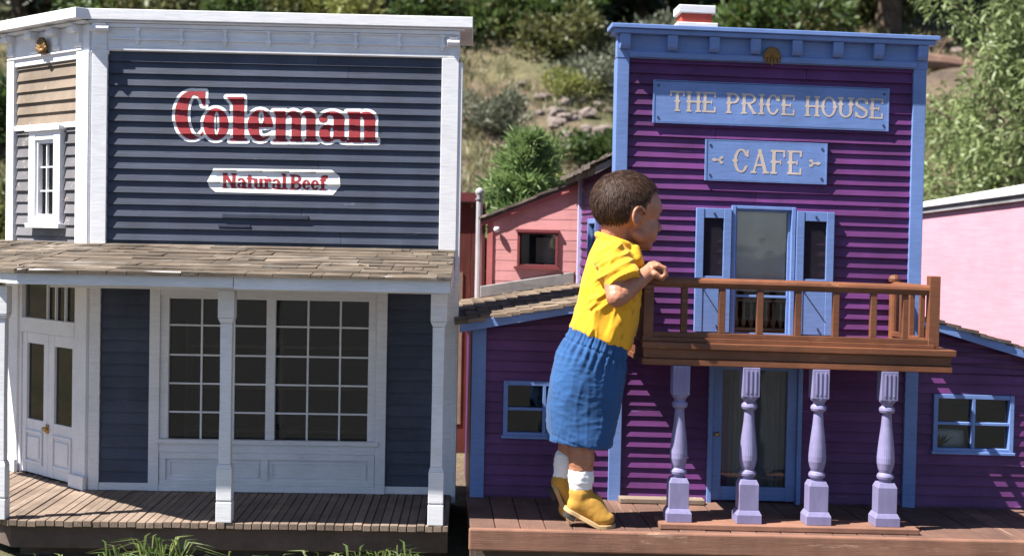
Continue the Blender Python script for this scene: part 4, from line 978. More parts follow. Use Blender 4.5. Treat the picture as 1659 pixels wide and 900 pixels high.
def make_shrub(seed, mat, w, h, n, leaf, lw=.45, clumps=9, name='shrub', label='', group=None, up=.5):
    rs = np.random.default_rng(seed)
    r = empty(name, (0, 0, 0), label, 'shrub', group)
    c = np.stack([rs.normal(0, w * .28, clumps), rs.normal(0, w * .24, clumps), h * (.25 + .6 * rs.random(clumps))], 1)
    rad = w * (.16 + .16 * rs.random(clumps))
    P, v = clump_points(rs, c, rad, n, .8); P[:, 2] = np.maximum(P[:, 2], .01)
    D = v + rs.normal(0, .6, (n, 3)) + np.array([0, 0, up])
    quads('foliage', P, D, rs.normal(size=(n, 3)), leaf * (.6 + .8 * rs.random(n)), leaf * lw * (.7 + .6 * rs.random(n)), LEAF[mat], r, .3)
    m = MB()
    for q in c: m.tube([(0, 0, -.03), (q[0] * .4, -q[1] * .4, q[2] * .5), (q[0], -q[1], q[2])], [w * .018, w * .012, w * .006], 5)
    m.build('stem', M['bark'], r)
    return r

def make_pine(seed, mat, h, w, n, low=.06, name='pine_tree', label='', group=None, needle=.12, nw=.012, tr=.05, whorls=16, droop=-.15, tuft=.6, pw=.8):
    rs = np.random.default_rng(seed)
    r = empty(name, (0, 0, 0), label, 'tree', group)
    m = MB(); m.tube([(0, 0, -.1), (rs.normal(0, .01), 0, h * .4), (0, 0, h)], [tr, tr * .7, tr * .1], 8)
    P = []; Dd = []
    per = max(4, n // (whorls * 6))
    for i in range(whorls):
        t = low + (1 - low) * (i + rs.random() * .6) / whorls; L0 = w * (1 - t) ** pw * (.75 + .4 * rs.random()) + .03 * w
        for b in range(6):
            a = rs.random() * 6.283; Lb = L0 * (.6 + .5 * rs.random()); d = np.array([math.cos(a), math.sin(a), droop + .35 * t + rs.normal(0, .08)])
            base = np.array([0, 0, h * t]); end = base + d * Lb
            m.tube([(base[0], -base[1], base[2]), (end[0], -end[1], end[2])], [tr * .22 * (1 - t) + .002, .002], 4)
            s = .15 + .85 * rs.random(per) ** .7
            pts = base + d * Lb * s[:, None] + rs.normal(0, Lb * .07 + .01 * w, (per, 3)); P.append(pts)
            Dd.append(d * .9 + rs.normal(0, tuft, (per, 3)) + np.array([0, 0, .25]))
    m.build('trunk', M['bark'], r)
    P = np.concatenate(P); Dd = np.concatenate(Dd); k = len(P)
    quads('crown', P, Dd, rs.normal(size=(k, 3)), needle * (.6 + .8 * rs.random(k)), nw * (.7 + .6 * rs.random(k)), LEAF[mat], r, .4)
    return r

def place(o, x, y, s, rz, label=None, sink=.03):
    o.location = (x, y, hill_z(x, y) - sink * s); o.scale = (s, s, s); o.rotation_euler = (0, 0, rz)
    if label: o['label'] = label

def px_at(px, y): return (px - 829.5) / 2400 * y

def plants():
    # young pine between the two buildings
    p = make_pine(101, 'young', 1.08, .82, 24000, .02, 'pine_sapling', 'bright green young pine behind the pink shed roof', None, .055, .0065, .014, 16, .10, .7, 1.2)
    p.location = (px_at(852, 6.1), 6.1, .22); p.rotation_euler = (0, 0, .6); p.scale = (1.0, 1.0, 1.06)
    s = make_shrub(102, 'mid', .34, .5, 900, .06, .5, 8, label='leafy green bush between the grey post and the pink shed'); s.location = (px_at(778, 5.5), 5.5, .22); s.scale = (.8, .8, 1.4)
    s = make_shrub(103, 'young', .7, .5, 1700, .07, .3, 10, label='low bright green bush left of the young pine'); s.location = (px_at(800, 6.6), 6.6, .22); s.scale = (.8, .8, .72)
    s = make_shrub(104, 'young', .6, .45, 1500, .07, .3, 9, label='green bush right of the young pine, behind the pink roof'); s.location = (px_at(905, 6.7), 6.7, .22); s.scale = (.8, .8, .8)
    # pale leafy tree at right
    rs = np.random.default_rng(110)
    r = empty('leafy_tree', (px_at(1640, 9.3), 9.3, hill_z(3.1, 9.3)), 'pale green small-leaved tree above the pale pink building', 'tree')
    m = MB(); m.tube([(0, 0, -.1), (-.03, 0, .7), (.05, .02, 1.5), (0, 0, 2.4)], [.07, .055, .04, .02], 8)
    cs = []
    for i in range(46):
        t = .12 + .88 * rs.random(); a = rs.random() * 6.283; L = (.25 + .55 * rs.random()) * (1.15 - .45 * t)
        b = np.array([0, 0, 2.3 * t * .75]); e = b + np.array([math.cos(a) * L, math.sin(a) * L, .18 + .35 * rs.random()])
        m.tube([(b[0], -b[1], b[2]), tuple((b * .5 + e * .5) * (1, -1, 1) + np.array([0, 0, .04])), (e[0], -e[1], e[2])], [.018, .011, .004], 5)
        for q in (.55, .8, 1.0, 1.1): cs.append(b + (e - b) * q + rs.normal(0, .05, 3))
    m.build('trunk', M['bark'], r)
    cs = np.array(cs); rad = .13 + .08 * rs.random(len(cs)); n = 16000
    P, v = clump_points(rs, cs, rad, n, 1.1)
    D = v * .5 + rs.normal(0, .5, (n, 3)) + np.array([0, 0, .15])
    quads('crown', P, D, rs.normal(size=(n, 3)), .052 * (.6 + .8 * rs.random(n)), .017 * (.7 + .6 * rs.random(n)), LEAF['pale'], r, .3, .3)
    # shrubs on the slope
    protos = [make_shrub(120, 'olive', 1.0, .6, 2600, .07, .5, 12, label='x', group='scrub bushes on the hillside'),
              make_shrub(121, 'mid', 1.0, .6, 2600, .075, .5, 12, label='x', group='scrub bushes on the hillside'),
              make_shrub(122, 'sage', 1.0, .5, 2600, .06, .4, 12, label='x', group='scrub bushes on the hillside'),
              make_shrub(123, 'yellow', 1.0, .5, 1700, .06, .5, 10, label='x', group='scrub bushes on the hillside')]
    used = set()
    spots = [
        (1, 850, 15.6, 1.15, 'large dark green bush at the top of the hillside between the two buildings'),
        (0, 905, 15.2, .8, 'olive bush just right of the large dark green bush on the hillside'),
        (3, 912, 14.3, .55, 'small yellow-green bush below the olive bush on the hillside'),
        (3, 878, 16.4, .7, 'yellow-green bush at the upper edge of the hillside, above the large dark one'),
        (2, 945, 14.6, .8, 'grey-green low bush beside the upper left corner of the purple front'),
        (1, 955, 12.4, .55, 'dark green low bush halfway up the slope, beside the purple front'),
        (2, 800, 13.2, .7, 'grey-green bush halfway up the slope near the storefront cornice'),
        (0, 775, 15.8, .9, 'olive bush above the right end of the storefront cornice'),
        (1, 700, 15.9, 1.0, 'dark bush behind the storefront cornice, near its right end'),
        (3, 560, 15.9, .8, 'yellow-green bush right above the middle of the storefront cornice'),
        (0, 470, 16.2, .9, 'olive bush above the storefront cornice, left of its middle'),
        (1, 380, 16.3, .9, 'dark green bush above the storefront cornice, over the big red lettering'),
        (0, 270, 16.4, 1.0, 'olive bush above the left part of the storefront cornice'),
        (1, 200, 17.0, 1.1, 'dark green bush above the left corner of the storefront'),
        (1, 1190, 16.3, 1.2, 'broad green bush above the purple cornice, right of the chimney'),
        (0, 1255, 16.1, 1.1, 'olive green bush above the middle of the purple cornice'),
        (1, 1320, 16.5, 1.2, 'green bush above the right half of the purple cornice'),
        (0, 1395, 17.2, .9, 'olive bush near the fallen log at the top right'),
        (2, 1010, 15.6, .9, 'grey-green bush above the left end of the purple cornice'),
        (1, 10, 12.0, 1.3, 'dark bush left of the storefront at the left edge'),
        (0, -10, 9.6, 1.0, 'olive bush low at the left edge beside the storefront'),
        (2, 985, 11.0, .5, 'small grey-green bush low on the slope, left of the purple front'),
        (3, 900, 11.4, .5, 'small yellow-green bush low on the slope above the young pine'),
    ]
    for i, px, y, s, lab in spots:
        o = protos[i] if i not in used else copy_tree(protos[i]); used.add(i)
        place(o, px_at(px, y), y, s, rng.uniform(0, 6.28), lab)
    # dark pines along the top of the slope
    pa = make_pine(130, 'dark', 5.0, 1.5, 9000, .05, 'pine_tree', 'x', 'dark pines along the top of the slope', .26, .05, .12, 22)
    pb = make_pine(131, 'dark', 5.5, 1.4, 8000, .16, 'pine_tree', 'x', 'dark pines along the top of the slope', .26, .05, .14, 20)
    trees = [(0, 30, 17.5, 'dark pine at the far left above the storefront'), (1, 130, 19, 'dark pine above the left corner of the storefront'), (0, 330, 18.6, 'dark pine above the red lettering of the storefront'),
             (1, 612, 16.6, 'pine whose bare trunk rises above the right half of the storefront cornice'), (0, 500, 19.2, 'dark pine above the middle of the storefront'), (0, 690, 18.8, 'dark pine above the right end of the storefront'),
             (1, 800, 19.0, 'dark pine at the top of the gap between the two buildings'), (0, 945, 17.6, 'dark pine right above the gap, left of the chimney'), (0, 1030, 17.9, 'dark pine behind the chimney'),
             (1, 1150, 19.2, 'dark pine just right of the chimney'), (0, 1290, 19.0, 'dark pine above the middle of the purple cornice'), (0, 1375, 18.2, 'dark pine above the right part of the purple cornice'),
             (1, 1428, 16.9, 'pine with a visible trunk above the right end of the purple cornice'), (0, 1500, 19.0, 'dark pine behind the fallen log'), (1, 1600, 19.2, 'dark pine at the far right above the pale leafy tree'), (0, 880, 20.0, 'dark pine behind the large bush at the top of the gap'),
             (0, 220, 20.0, 'dark pine behind the left part of the storefront'), (1, 1220, 20.2, 'dark pine behind the broad green bush')]
    used = set()
    for i, px, y, lab in trees:
        o = (pa, pb)[i] if i not in used else copy_tree((pa, pb)[i]); used.add(i)
        place(o, px_at(px, y), y, rng.uniform(.9, 1.15), rng.uniform(0, 6.28), lab)
    # fallen log
    y = 15.6; x = px_at(1490, y); r = empty('fallen_log', (x, y, hill_z(x, y) + .03), 'reddish fallen log lying at the top right of the hillside', 'log', yaw=-6)
    m = MB(); m.tube([(-.55, 0, .05), (-.2, .02, .08), (.2, 0, .06), (.6, -.02, .0)], [.10, .095, .085, .07], 10); lg = m.build('trunk', M['log'], r)
    m = MB(); m.tube([(.1, 0, .1), (.22, .05, .32)], [.02, .008], 6); m.build('broken_branch', M['log'], r)
    # rocks
    rs = random.Random(140); base = []
    for kk in range(3):
        bm = bmesh.new(); bmesh.ops.create_icosphere(bm, subdivisions=3, radius=1)
        for v in bm.verts:
            q = v.co.copy(); f = 1 + .35 * noise.noise(q * 1.1 + Vector((kk * 5, 0, 0))) + .15 * noise.noise(q * 3 + Vector((0, kk * 7, 0))); v.co = Vector((q.x * 1.2, q.y * .9, q.z * .65)) * f
        me = bpy.data.meshes.new('rock'); bm.to_mesh(me); bm.free(); me.materials.append(M['rock']); base.append(me)
    for i in range(60):
        px, y = (rs.uniform(860, 985), rs.uniform(12.9, 14.4)) if i < 34 else (rs.uniform(745, 1000), rs.uniform(10.5, 16))
        if i >= 46: px, y = rs.uniform(-20, 1659), rs.uniform(14.5, 17)
        o = bpy.data.objects.new('rock', base[i % 3]); col.objects.link(o); x = px_at(px, y); s = rs.uniform(.025, .085)
        if i % 9 == 0: s *= 1.4
        o.location = (x, y, hill_z(x, y) + s * .2); o.scale = (s, s, s); o.rotation_euler = (rs.uniform(-.3, .3), rs.uniform(-.3, .3), rs.uniform(0, 6.28))
        tag(o, 'rough brown-grey stone lying among the dry grass of the hillside', 'rock', 'stones scattered on the hillside')
    # dry grass over the slope, uncountable
    rs = np.random.default_rng(150); n0 = 9000
    yy = 8.3 + 10.5 * rs.random(n0); xx = (rs.random(n0) * 1.06 - .53) * yy * .75
    keep = np.array([noise.noise((x * .7, y * .7, 5.0)) > -.18 for x, y in zip(xx, yy)]); xx, yy = xx[keep], yy[keep]
    bl = 9; X = np.repeat(xx, bl) + rs.normal(0, .035, len(xx) * bl); Y = np.repeat(yy, bl) + rs.normal(0, .035, len(xx) * bl); k = len(X)
    Z = np.array([hill_z(x, y) for x, y in zip(xx, yy)]).repeat(bl) - .01
    D = rs.normal(0, .38, (k, 3)); D[:, 2] = 1
    o = quads('hill_grass', np.stack([X, Y, Z], 1), D, rs.normal(size=(k, 3)), .07 + .11 * rs.random(k), .007 + .007 * rs.random(k), LEAF['straw'], None, .2, .25)
    tag(o, 'dry yellowish grass growing over the hillside', 'grass', kind='stuff')
    # green tufts in front of the storefront porch
    y0 = 3.18
    tufts = [(28, .05, 12, 'thin low grass tuft at the left end of the porch edge'), (195, .10, 34, 'grass tuft under the left part of the porch'), (268, .155, 46, 'tallest green grass tuft, left of the middle porch post'), (245, .09, 26, 'short grass tuft beside the tallest one'),
             (430, .07, 22, 'low grass tuft right of the middle porch post'), (520, .085, 30, 'grass tuft under the middle of the shop window'), (600, .12, 44, 'dense grass tuft in front of the right half of the porch'), (655, .13, 46, 'bright grass tuft near the right porch post'), (690, .08, 24, 'small grass tuft at the right end of the porch'), (90, .05, 14, 'sparse grass tuft near the lower left corner')]
    for i, (px, h, n, lab) in enumerate(tufts):
        rs = np.random.default_rng(160 + i); n = int(n * 1.7)
        P = np.stack([rs.normal(0, .028, n), rs.normal(0, .018, n), np.zeros(n)], 1); D = np.stack([rs.normal(0, .42, n), rs.normal(0, .25, n) - .1, np.ones(n)], 1)
        o = quads('grass_tuft', P, D, rs.normal(size=(n, 3)), (h + .085) * (.4 + .75 * rs.random(n)), .0026 + .0032 * rs.random(n), LEAF['grass'], None, .12, .6)
        o.location = (px_at(px, y0), y0 + rs.normal(0, .015), .19); tag(o, lab, 'grass', 'grass tufts along the front of the porch')
plants()
# ------------------------------------------------------------------ the child
def K(px, py, y):
    X = (px - 829.5) / 2400; Y = -(py - 450) / 2400
    c, s = math.cos(R(1.1)), math.sin(R(1.1)); xr, yr = c * X - s * Y, s * X + c * Y
    cp, sp = math.cos(R(1.7)), math.sin(R(1.7)); d = Vector((xr, cp + sp * yr, -sp + cp * yr))
    return Vector((0, 0, .953)) + d * (y / d.y)

class Blob:
    """overlapping closed shapes fused into one continuous surface by a voxel remesh"""
    def __init__(s): s.bm = bmesh.new()
    def ell(s, c, r, rot=None, sub=3):
        g = bmesh.ops.create_icosphere(s.bm, subdivisions=sub, radius=1)['verts']
        mt = Matrix.Translation(c) @ (rot.to_4x4() if rot else Matrix()) @ Matrix.Diagonal((*(r if hasattr(r, '__len__') else (r, r, r)), 1))
        for v in g: v.co = mt @ v.co
    def cap(s, pts, rad, seg=14, n=5):
        """tapered limb along a polyline, smoothed"""
        pts = [Vector(p) for p in pts]
        for (a, b), (ra, rb) in zip(zip(pts, pts[1:]), zip(rad, rad[1:])):
            k = max(2, int((b - a).length / (min(ra, rb) * .45)))
            for i in range(k + 1):
                t = i / k; s.ell(a.lerp(b, t), ra + (rb - ra) * t, sub=2)
    def loft(s, rings):
        vs = [[s.bm.verts.new(p) for p in r] for r in rings]; n = len(vs[0])
        for a, b in zip(vs, vs[1:]):
            for i in range(n): s.bm.faces.new([a[i], a[(i + 1) % n], b[(i + 1) % n], b[i]])
        s.bm.faces.new(vs[0][::-1]); s.bm.faces.new(vs[-1])
    def mesh(s, name, voxel=.003, smooth=6, mat=None, parent=None, disp=None, soft=None):
        bmesh.ops.recalc_face_normals(s.bm, faces=s.bm.faces)
        me = bpy.data.meshes.new(name + '_raw'); s.bm.to_mesh(me); s.bm.free()
        t = bpy.data.objects.new(name + '_raw', me); col.objects.link(t)
        md = t.modifiers.new('r', 'REMESH'); md.mode = 'VOXEL'; md.voxel_size = voxel; md.adaptivity = 0
        dg = bpy.context.evaluated_depsgraph_get(); dg.update()
        out = bpy.data.meshes.new_from_object(t.evaluated_get(dg)); bpy.data.objects.remove(t); bpy.data.meshes.remove(me)
        bm = bmesh.new(); bm.from_mesh(out)
        for _ in range(smooth): bmesh.ops.smooth_vert(bm, verts=bm.verts, factor=.5, use_axis_x=True, use_axis_y=True, use_axis_z=True)
        if soft:
            sv = [v for v in bm.verts if soft(v.co)]
            for _ in range(22): bmesh.ops.smooth_vert(bm, verts=sv, factor=.5, use_axis_x=True, use_axis_y=True, use_axis_z=True)
        bm.normal_update()
        if disp:
            mv = [(v, v.co + v.normal * disp(v.co, v.normal)) for v in bm.verts]
            for v, c in mv: v.co = c
            bmesh.ops.smooth_vert(bm, verts=bm.verts, factor=.4, use_axis_x=True, use_axis_y=True, use_axis_z=True)
        bm.to_mesh(out); bm.free(); out.name = name
        o = link(name, out, mat, parent, smooth=True)
        o.location = -parent.location if parent is not None else (0, 0, 0)
        return o

def skin_mat():
    m, nt, b = nm('skin'); L = nt.links
    n1 = N(nt, 'ShaderNodeTexNoise', Scale=22.0, Detail=6.0, Roughness=.65); L.new(coords(nt), n1.inputs['Vector'])
    c = ramp(nt, n1.outputs['Fac'], [(.3, (.30, .115, .065, 1)), (.52, (.38, .165, .098, 1)), (.7, (.43, .205, .13, 1))])
    L.new(c, b.inputs['Base Color']); b.inputs['Roughness'].default_value = .48
    b.inputs['Subsurface Weight'].default_value = .12; b.inputs['Subsurface Radius'].default_value = (.012, .005, .003); b.inputs['Subsurface Scale'].default_value = .5
    bp = N(nt, 'ShaderNodeBump', Strength=.12, Distance=.0008)
    n2 = N(nt, 'ShaderNodeTexNoise', Scale=420.0); L.new(coords(nt), n2.inputs['Vector']); L.new(n2.outputs['Fac'], bp.inputs['Height']); L.new(bp.outputs[0], b.inputs['Normal'])
    return m

def shoe_leather():
    m = cloth('tan_suede', (.46, .245, .045), .7, 500, None, .18, .05); return m

def child():
    YC = 3.35
    yn, yf = YC - .042, YC + .042
    base = K(950, 862, YC); base.z = .30
    r = empty('person', base, 'toddler in yellow shirt and blue shorts on tiptoe, leaning over the balcony rail', 'person')
    sk = skin_mat()
    # head frame: f forward, s to the child's right (towards the camera), u up
    hc = K(1016, 331, YC); ya = R(18)
    F = Vector((math.cos(ya), math.sin(ya), -.10)).normalized(); S = Vector((math.sin(ya), -math.cos(ya), .0)).normalized(); U = S.cross(F) * -1
    if U.z < 0: U = -U
    HR = Matrix((F, S, U)).transposed()
    H = lambda f, s, u: hc + F * f + S * s + U * u
    b = Blob()
    e = lambda f, s, u, rf, rs_, ru: b.ell(H(f, s, u), (rf, rs_, ru), HR)
    e(-.004, 0, .004, .077, .066, .068); e(.036, 0, -.002, .043, .054, .050); e(.034, 0, -.045, .042, .048, .048)
    for s in (1, -1):
        e(.043, s * .027, -.056, .027, .025, .026); e(.054, s * .021, -.020, .020, .020, .010)
        e(.030, s * .034, -.066, .026, .018, .019)
    e(.045, 0, -.082, .026, .028, .017); e(.062, 0, -.089, .011, .014, .010)
    b.cap([H(.068, 0, -.022), H(.077, 0, -.037), H(.0820, 0, -.0435)], [.007, .0082, .0098]); e(.079, .008, -.046, .007, .006, .0055); e(.079, -.008, -.046, .007, .006, .0055)
    e(.073, 0, -.064, .0085, .015, .0048); e(.071, 0, -.0725, .0085, .0135, .0052); e(.065, 0, -.060, .012, .016, .010)
    e(.060, 0, .0, .022, .042, .022)
    # ears
    for s in (1, -1):
        e(.000, s * .062, -.030, .010, .008, .017)
        pts = []
        for i in range(11):
            a = R(-70 + 250 * i / 10); pts.append(H(-.004 + .0125 * math.cos(a) * -1 * -1, s * (.069 + .004 * math.sin(a)), -.027 + .0195 * math.sin(a)))
        pts = [H(.004 - .0150 * math.cos(R(a)), s * (.0685 + .0028 * math.cos(R(a))), -.026 + .0200 * math.sin(R(a))) for a in range(-75, 165, 20)]
        b.cap(pts, [.0042] * len(pts)); e(.000, s * .066, -.044, .006, .0045, .007); e(.0115, s * .065, -.030, .003, .004, .006)
    # neck and trunk
    nb = K(997, 402, YC)
    b.cap([H(-.018, 0, -.05), nb], [.038, .036])
    b.cap([nb, K(992, 440, YC), K(982, 500, YC), K(968, 545, YC), K(952, 600, YC)], [.038, .046, .050, .048, .050])
    b.ell(K(998, 428, YC), (.042, .070, .034)); b.ell(K(950, 610, YC), (.045, .062, .05))
    # legs: near (right) and far (left)
    b.cap([K(948, 610, yn), K(944, 665, yn), K(941, 705, yn), K(942, 740, yn), K(941, 775, yn), K(939, 806, yn)], [.040, .036, .031, .0315, .026, .022])
    b.cap([K(945, 610, yf), K(935, 665, yf), K(925, 705, yf), K(924, 735, yf), K(918, 765, yf), K(911, 784, yf)], [.040, .036, .031, .030, .025, .021])
    # arms
    def arm(sh, el, wr, hand, sgn):
        b.cap([sh, sh.lerp(el, .5), el], [.028, .027, .0235]); b.cap([el, el.lerp(wr, .3), wr], [.0235, .0245, .0180])
        hand(wr)
    def near_hand(w):
        y0 = w.y
        p = K(1057, 436, y0 + .012)
        b.cap([w, p], [.019, .019]); b.ell(p + Vector((.002, .010, .003)), (.018, .026, .015)); b.ell(p + Vector((.006, .004, .008)), (.016, .022, .011))
        b.ell(p + Vector((.013, .006, -.004)), (.013, .026, .011))
        for i in range(4):
            yy = y0 - .014 + .0150 * i; k = [.92, 1.0, .96, .82][i]
            kn = K(1065, 430, yy) ; kn.y = yy; pip = kn + Vector((.0175 * k, .001, -.006)); dip = pip + Vector((.003, 0, -.014 * k)); tip = dip + Vector((-.008, 0, -.008 * k))
            b.cap([p + Vector((-.002, (yy - y0) * .7, .005)), kn, pip, dip, tip], [.0070, .0064, .0058, .0055, .0050])
        b.cap([p + Vector((-.006, -.014, -.006)), p + Vector((.004, -.022, -.010)), p + Vector((.014, -.021, -.016)), p + Vector((.020, -.016, -.020))], [.0095, .0085, .0075, .0065])
    arm(K(994, 428, YC - .062), K(999, 482, YC - .116), K(1046, 445, YC - .056), near_hand, 1)
    def far_hand(w):
        p = w + Vector((.020, .0, .006)); b.cap([w, p], [.018, .018]); b.ell(p + Vector((.004, .004, .002)), (.017, .025, .014))
        for i in range(4):
            yy = -.020 + .0150 * i; k = [.82, .96, 1.0, .92][i]
            kn = p + Vector((.010, yy, .006)); pip = kn + Vector((.0165 * k, 0, -.006)); dip = pip + Vector((.003, 0, -.014 * k)); tip = dip + Vector((-.008, 0, -.008 * k))
            b.cap([p + Vector((0, yy * .7, .003)), kn, pip, dip, tip], [.0070, .0064, .0058, .0055, .0050])
        b.cap([p + Vector((-.004, .016, -.004)), p + Vector((.006, .024, -.008)), p + Vector((.016, .022, -.014))], [.0095, .0082, .0068])
    arm(K(996, 428, YC + .062), K(1000, 484, YC + .125), K(1047, 448, YC + .110), far_hand, -1)
    def face(co):
        d = co - hc; f, s_, u = d.dot(F), d.dot(S), d.dot(U)
        return -.12 < u < .1 and not (abs(s_) > .054 and -.03 < f < .03) and f > -.09 and not (f > .076 and -.085 < u < -.03)
    body = b.mesh('body', .0018, 4, sk, r, None, face)
    # eyes
    for s in (1, -1):
        m = MB(); m.lathe([(.0, -.0085)] + [(.0085 * math.cos(R(a)), .0085 * math.sin(R(a))) for a in range(-75, 90, 15)], 0, 0, 14)
        o = m.build('eye', EYE, r, smooth=True); p = H(.0585, s * .0225, -.030); o.location = p - base
        o.rotation_euler = F.to_track_quat('Z', 'Y').to_euler()
        bb = MB(); pts = [tuple(H(.0705 - abs(q) * .25 - .006 * q * q * 400 * 0, s * (.0225 + q), -.0115 - abs(q) * .18) * 1) for q in (-.014, -.007, 0, .007, .014)]
        bb.tube([(x - base.x, -(y - base.y), z - base.z) for x, y, z in pts], [.0012, .0022, .0024, .002, .001], 6); bb.build('eyebrow', HAIR, r, smooth=True)
    # hair: cap plus strands
    hr = np.random.default_rng(5)
    def in_hair(d):
        f, s, u = d
        if f > .55: return u > .42 + .5 * (f - .55)
        if f > .28: return u > -.02 + (f - .28) * 1.6
        if f > .12: return u > -.24
        if f > -.17: return u > -.13
        return u > -.68 + .25 * max(0, f + .5)
    bm = bmesh.new(); bmesh.ops.create_icosphere(bm, subdivisions=6, radius=1)
    def shell(d, g):
        # hugs the skull: two overlapping ellipsoids
        a = 1 / math.sqrt((d[0] / (.080 + g)) ** 2 + (d[1] / (.069 + g)) ** 2 + (d[2] / (.071 + g)) ** 2)
        return Vector((d[0] * a - .004, d[1] * a, d[2] * a + .004))
    dele = [v for v in bm.verts if not in_hair(v.co + Vector((.04 * noise.noise(v.co * 9), 0, .05 * noise.noise(v.co * 11))))]
    bmesh.ops.delete(bm, geom=dele, context='VERTS')
    for v in bm.verts:
        q = shell(v.co, .0015 + .0022 * noise.noise(v.co * 6) + .0012 * noise.noise(v.co * 22)); v.co = H(*q) - base
    me = bpy.data.meshes.new('hair'); bm.to_mesh(me); bm.free()
    hair = link('hair', me, HAIR, r, smooth=True)
    P = []; D = []; Nn = []
    while len(P) < 9000:
        d = hr.normal(size=3); d /= np.linalg.norm(d)
        if not in_hair(d) or (-.20 < d[0] < .2 and d[2] < .08): continue
        q = shell(d, .0008); n = Vector((d[0] / .08 ** 2, d[1] / .07 ** 2, d[2] / .07 ** 2)).normalized()
        # falls from a whorl on the crown
        crown = Vector((-.55, 0, .83)); t = (Vector(d) - crown); t = (t - n * t.dot(n)).normalized()
        sw = n.cross(t); t = (t + sw * .25 + n * .07 + Vector(hr.normal(0, .13, 3))).normalized()
        P.append(H(*q) - base); D.append(F * t.x + S * t.y + U * t.z); Nn.append(F * n.x + S * n.y + U * n.z)
    P = np.array(P); D = np.array(D); Nn = np.array(Nn); k = len(P)
    st = quads('strands', P, D, np.cross(D, Nn), .010 + .006 * hr.random(k), .0008 + .0005 * hr.random(k), HAIR, hair, .25)
    # shirt: trunk, collar and sleeves in one cloth surface
    def ring(pb, pf, hw, n=40, ex=2.3):
        a, c = K(*pb, YC), K(*pf, YC); mid = (a + c) / 2; h = (c - a) / 2; out = []
        for i in range(n):
            t = 2 * math.pi * i / n; ct, s_ = math.cos(t), math.sin(t)
            ct, s_ = math.copysign(abs(ct) ** (2 / ex), ct), math.copysign(abs(s_) ** (2 / ex), s_)
            out.append(mid + h * ct + Vector((0, 1, 0)) * s_ * hw)
        return out
    b = Blob()
    b.loft([ring((924, 531), (1019, 566), .082), ring((926, 522), (1023, 556), .084), ring((932, 495), (1031, 525), .082), ring((939, 465), (1036, 492), .079), ring((948, 432), (1038, 455), .077), ring((956, 408), (1037, 430), .076), ring((963, 392), (1034, 414), .068), ring((968, 384), (1030, 404), .054)])
    for s in (-1, 1):
        sh = K(992, 421, YC + s * .055); h0 = K(997, 438, YC + s * .078); h1 = K(1011, 461, YC + s * .098)
        b.cap([sh, h0], [.044, .043]); ax = (h1 - h0).normalized()
        # open sleeve end
        side = ax.cross(Vector((0, 1, 0))).normalized(); o2 = ax.cross(side).normalized()
        b.loft([[c + side * rr * math.cos(2 * math.pi * i / 26) + o2 * rr * math.sin(2 * math.pi * i / 26) for i in range(26)] for c, rr in ((h0, .041), (h0.lerp(h1, .5), .043), (h1, .0435))])
    # collar, standing a little off the neck
    cr = []
    for i in range(22):
        t = 2 * math.pi * i / 22; a = K(969, 383, YC); c = K(1030, 404, YC); mid = (a + c) / 2; cr.append(mid + (c - a) / 2 * 1.02 * math.cos(t) + Vector((0, .052 * math.sin(t), .004)))
    b.cap(cr + [cr[0]], [.0085] * 23); 
    b.cap([K(1030, 402, YC - .045), K(1034, 418, YC - .048), K(1040, 432, YC - .040)], [.010, .012, .008])
    def ridge(v, k=2.0): return max(0.0, 1 - abs(v) * k) ** 2
    def folds(co, n):
        z = co.z; sd = abs(co.y - YC)
        al = co.x * -.38 - z * .92; ac = co.x * .92 - z * .38
        w = .0018 * noise.noise((co.x * 40, co.y * 34, z * 26))
        # long soft drapes from the armpit to the hem
        g = min(1, max(0, (.885 - z) / .05)); w += .0052 * g * (ridge(noise.noise((ac * 24, al * 4.5, co.y * 9 + 2)), 2.6) - .35)
        w += .0026 * g * (ridge(noise.noise((ac * 50, al * 11, co.y * 16 + 7)), 2.6) - .35)
        # two or three deep folds across the sleeve
        if sd > .058 and z > .79:
            k = min(1, (sd - .058) / .015); q = co.x * .555 - z * .832; hx = co.x * .832 + z * .555
            w = w * (1 - k) + k * (.0075 * (ridge(noise.noise((q * 34 + .3, hx * 7, 1.7)), 2.2) - .40) + .0025 * (ridge(noise.noise((q * 70, hx * 16, 6.1)), 2.4) - .35))
        # gathered where it meets the waistband
        if z < .735: w += .0016 * math.sin(math.atan2(co.y - YC, co.x - .20) * 22) * min(1, (.735 - z) / .03)
        return w
    b.mesh('shirt', .0026, 4, SHIRT, r, folds)
    # shorts: wide gathered legs
    b = Blob()
    b.loft([ring((887, 711), (992, 723), .090, ex=2.6), ring((887, 704), (993, 716), .092, ex=2.6), ring((887, 660), (1000, 674), .088, ex=2.5), ring((891, 610), (1009, 630), .089), ring((900, 572), (1014, 598), .088), ring((913, 548), (1016, 577), .086), ring((921, 536), (1016, 570), .082), ring((924, 528), (1017, 561), .082)])
    yo = YC
    wa, wb = K(922, 532, YC), K(1016, 567, YC); wax = (wb - wa).normalized(); wn = Vector((-wax.z, 0, wax.x))
    def gather(co, n):
        h = (co - wa).dot(wn)                       # height above the waist seam, negative below
        ang = math.atan2(co.y - YC, (co - (wa + wb) / 2).dot(wax) * 1.3)
        g = max(0, 1 - abs(h + .035) / .05)
        w = .0026 * g * math.sin(ang * 26 + 3 * noise.noise((ang * 2, h * 20, 0)))
        if h > -.020: w += -.0006 + .0014 * math.sin(ang * 46)
        if -.024 < h < -.019: w -= .0024
        k = min(1, max(0, -h / .05)); f = min(1, max(0, -h / .03))
        w += .0050 * noise.noise((co.x * 12, co.y * 12, co.z * 8)) * f
        # creased linen: many fine, mostly level wrinkles and a few upright ones
        w += .0012 * k * (ridge(noise.noise((co.x * 20, co.y * 18, co.z * 62 + 12 * co.x)), 2.4) - .35)
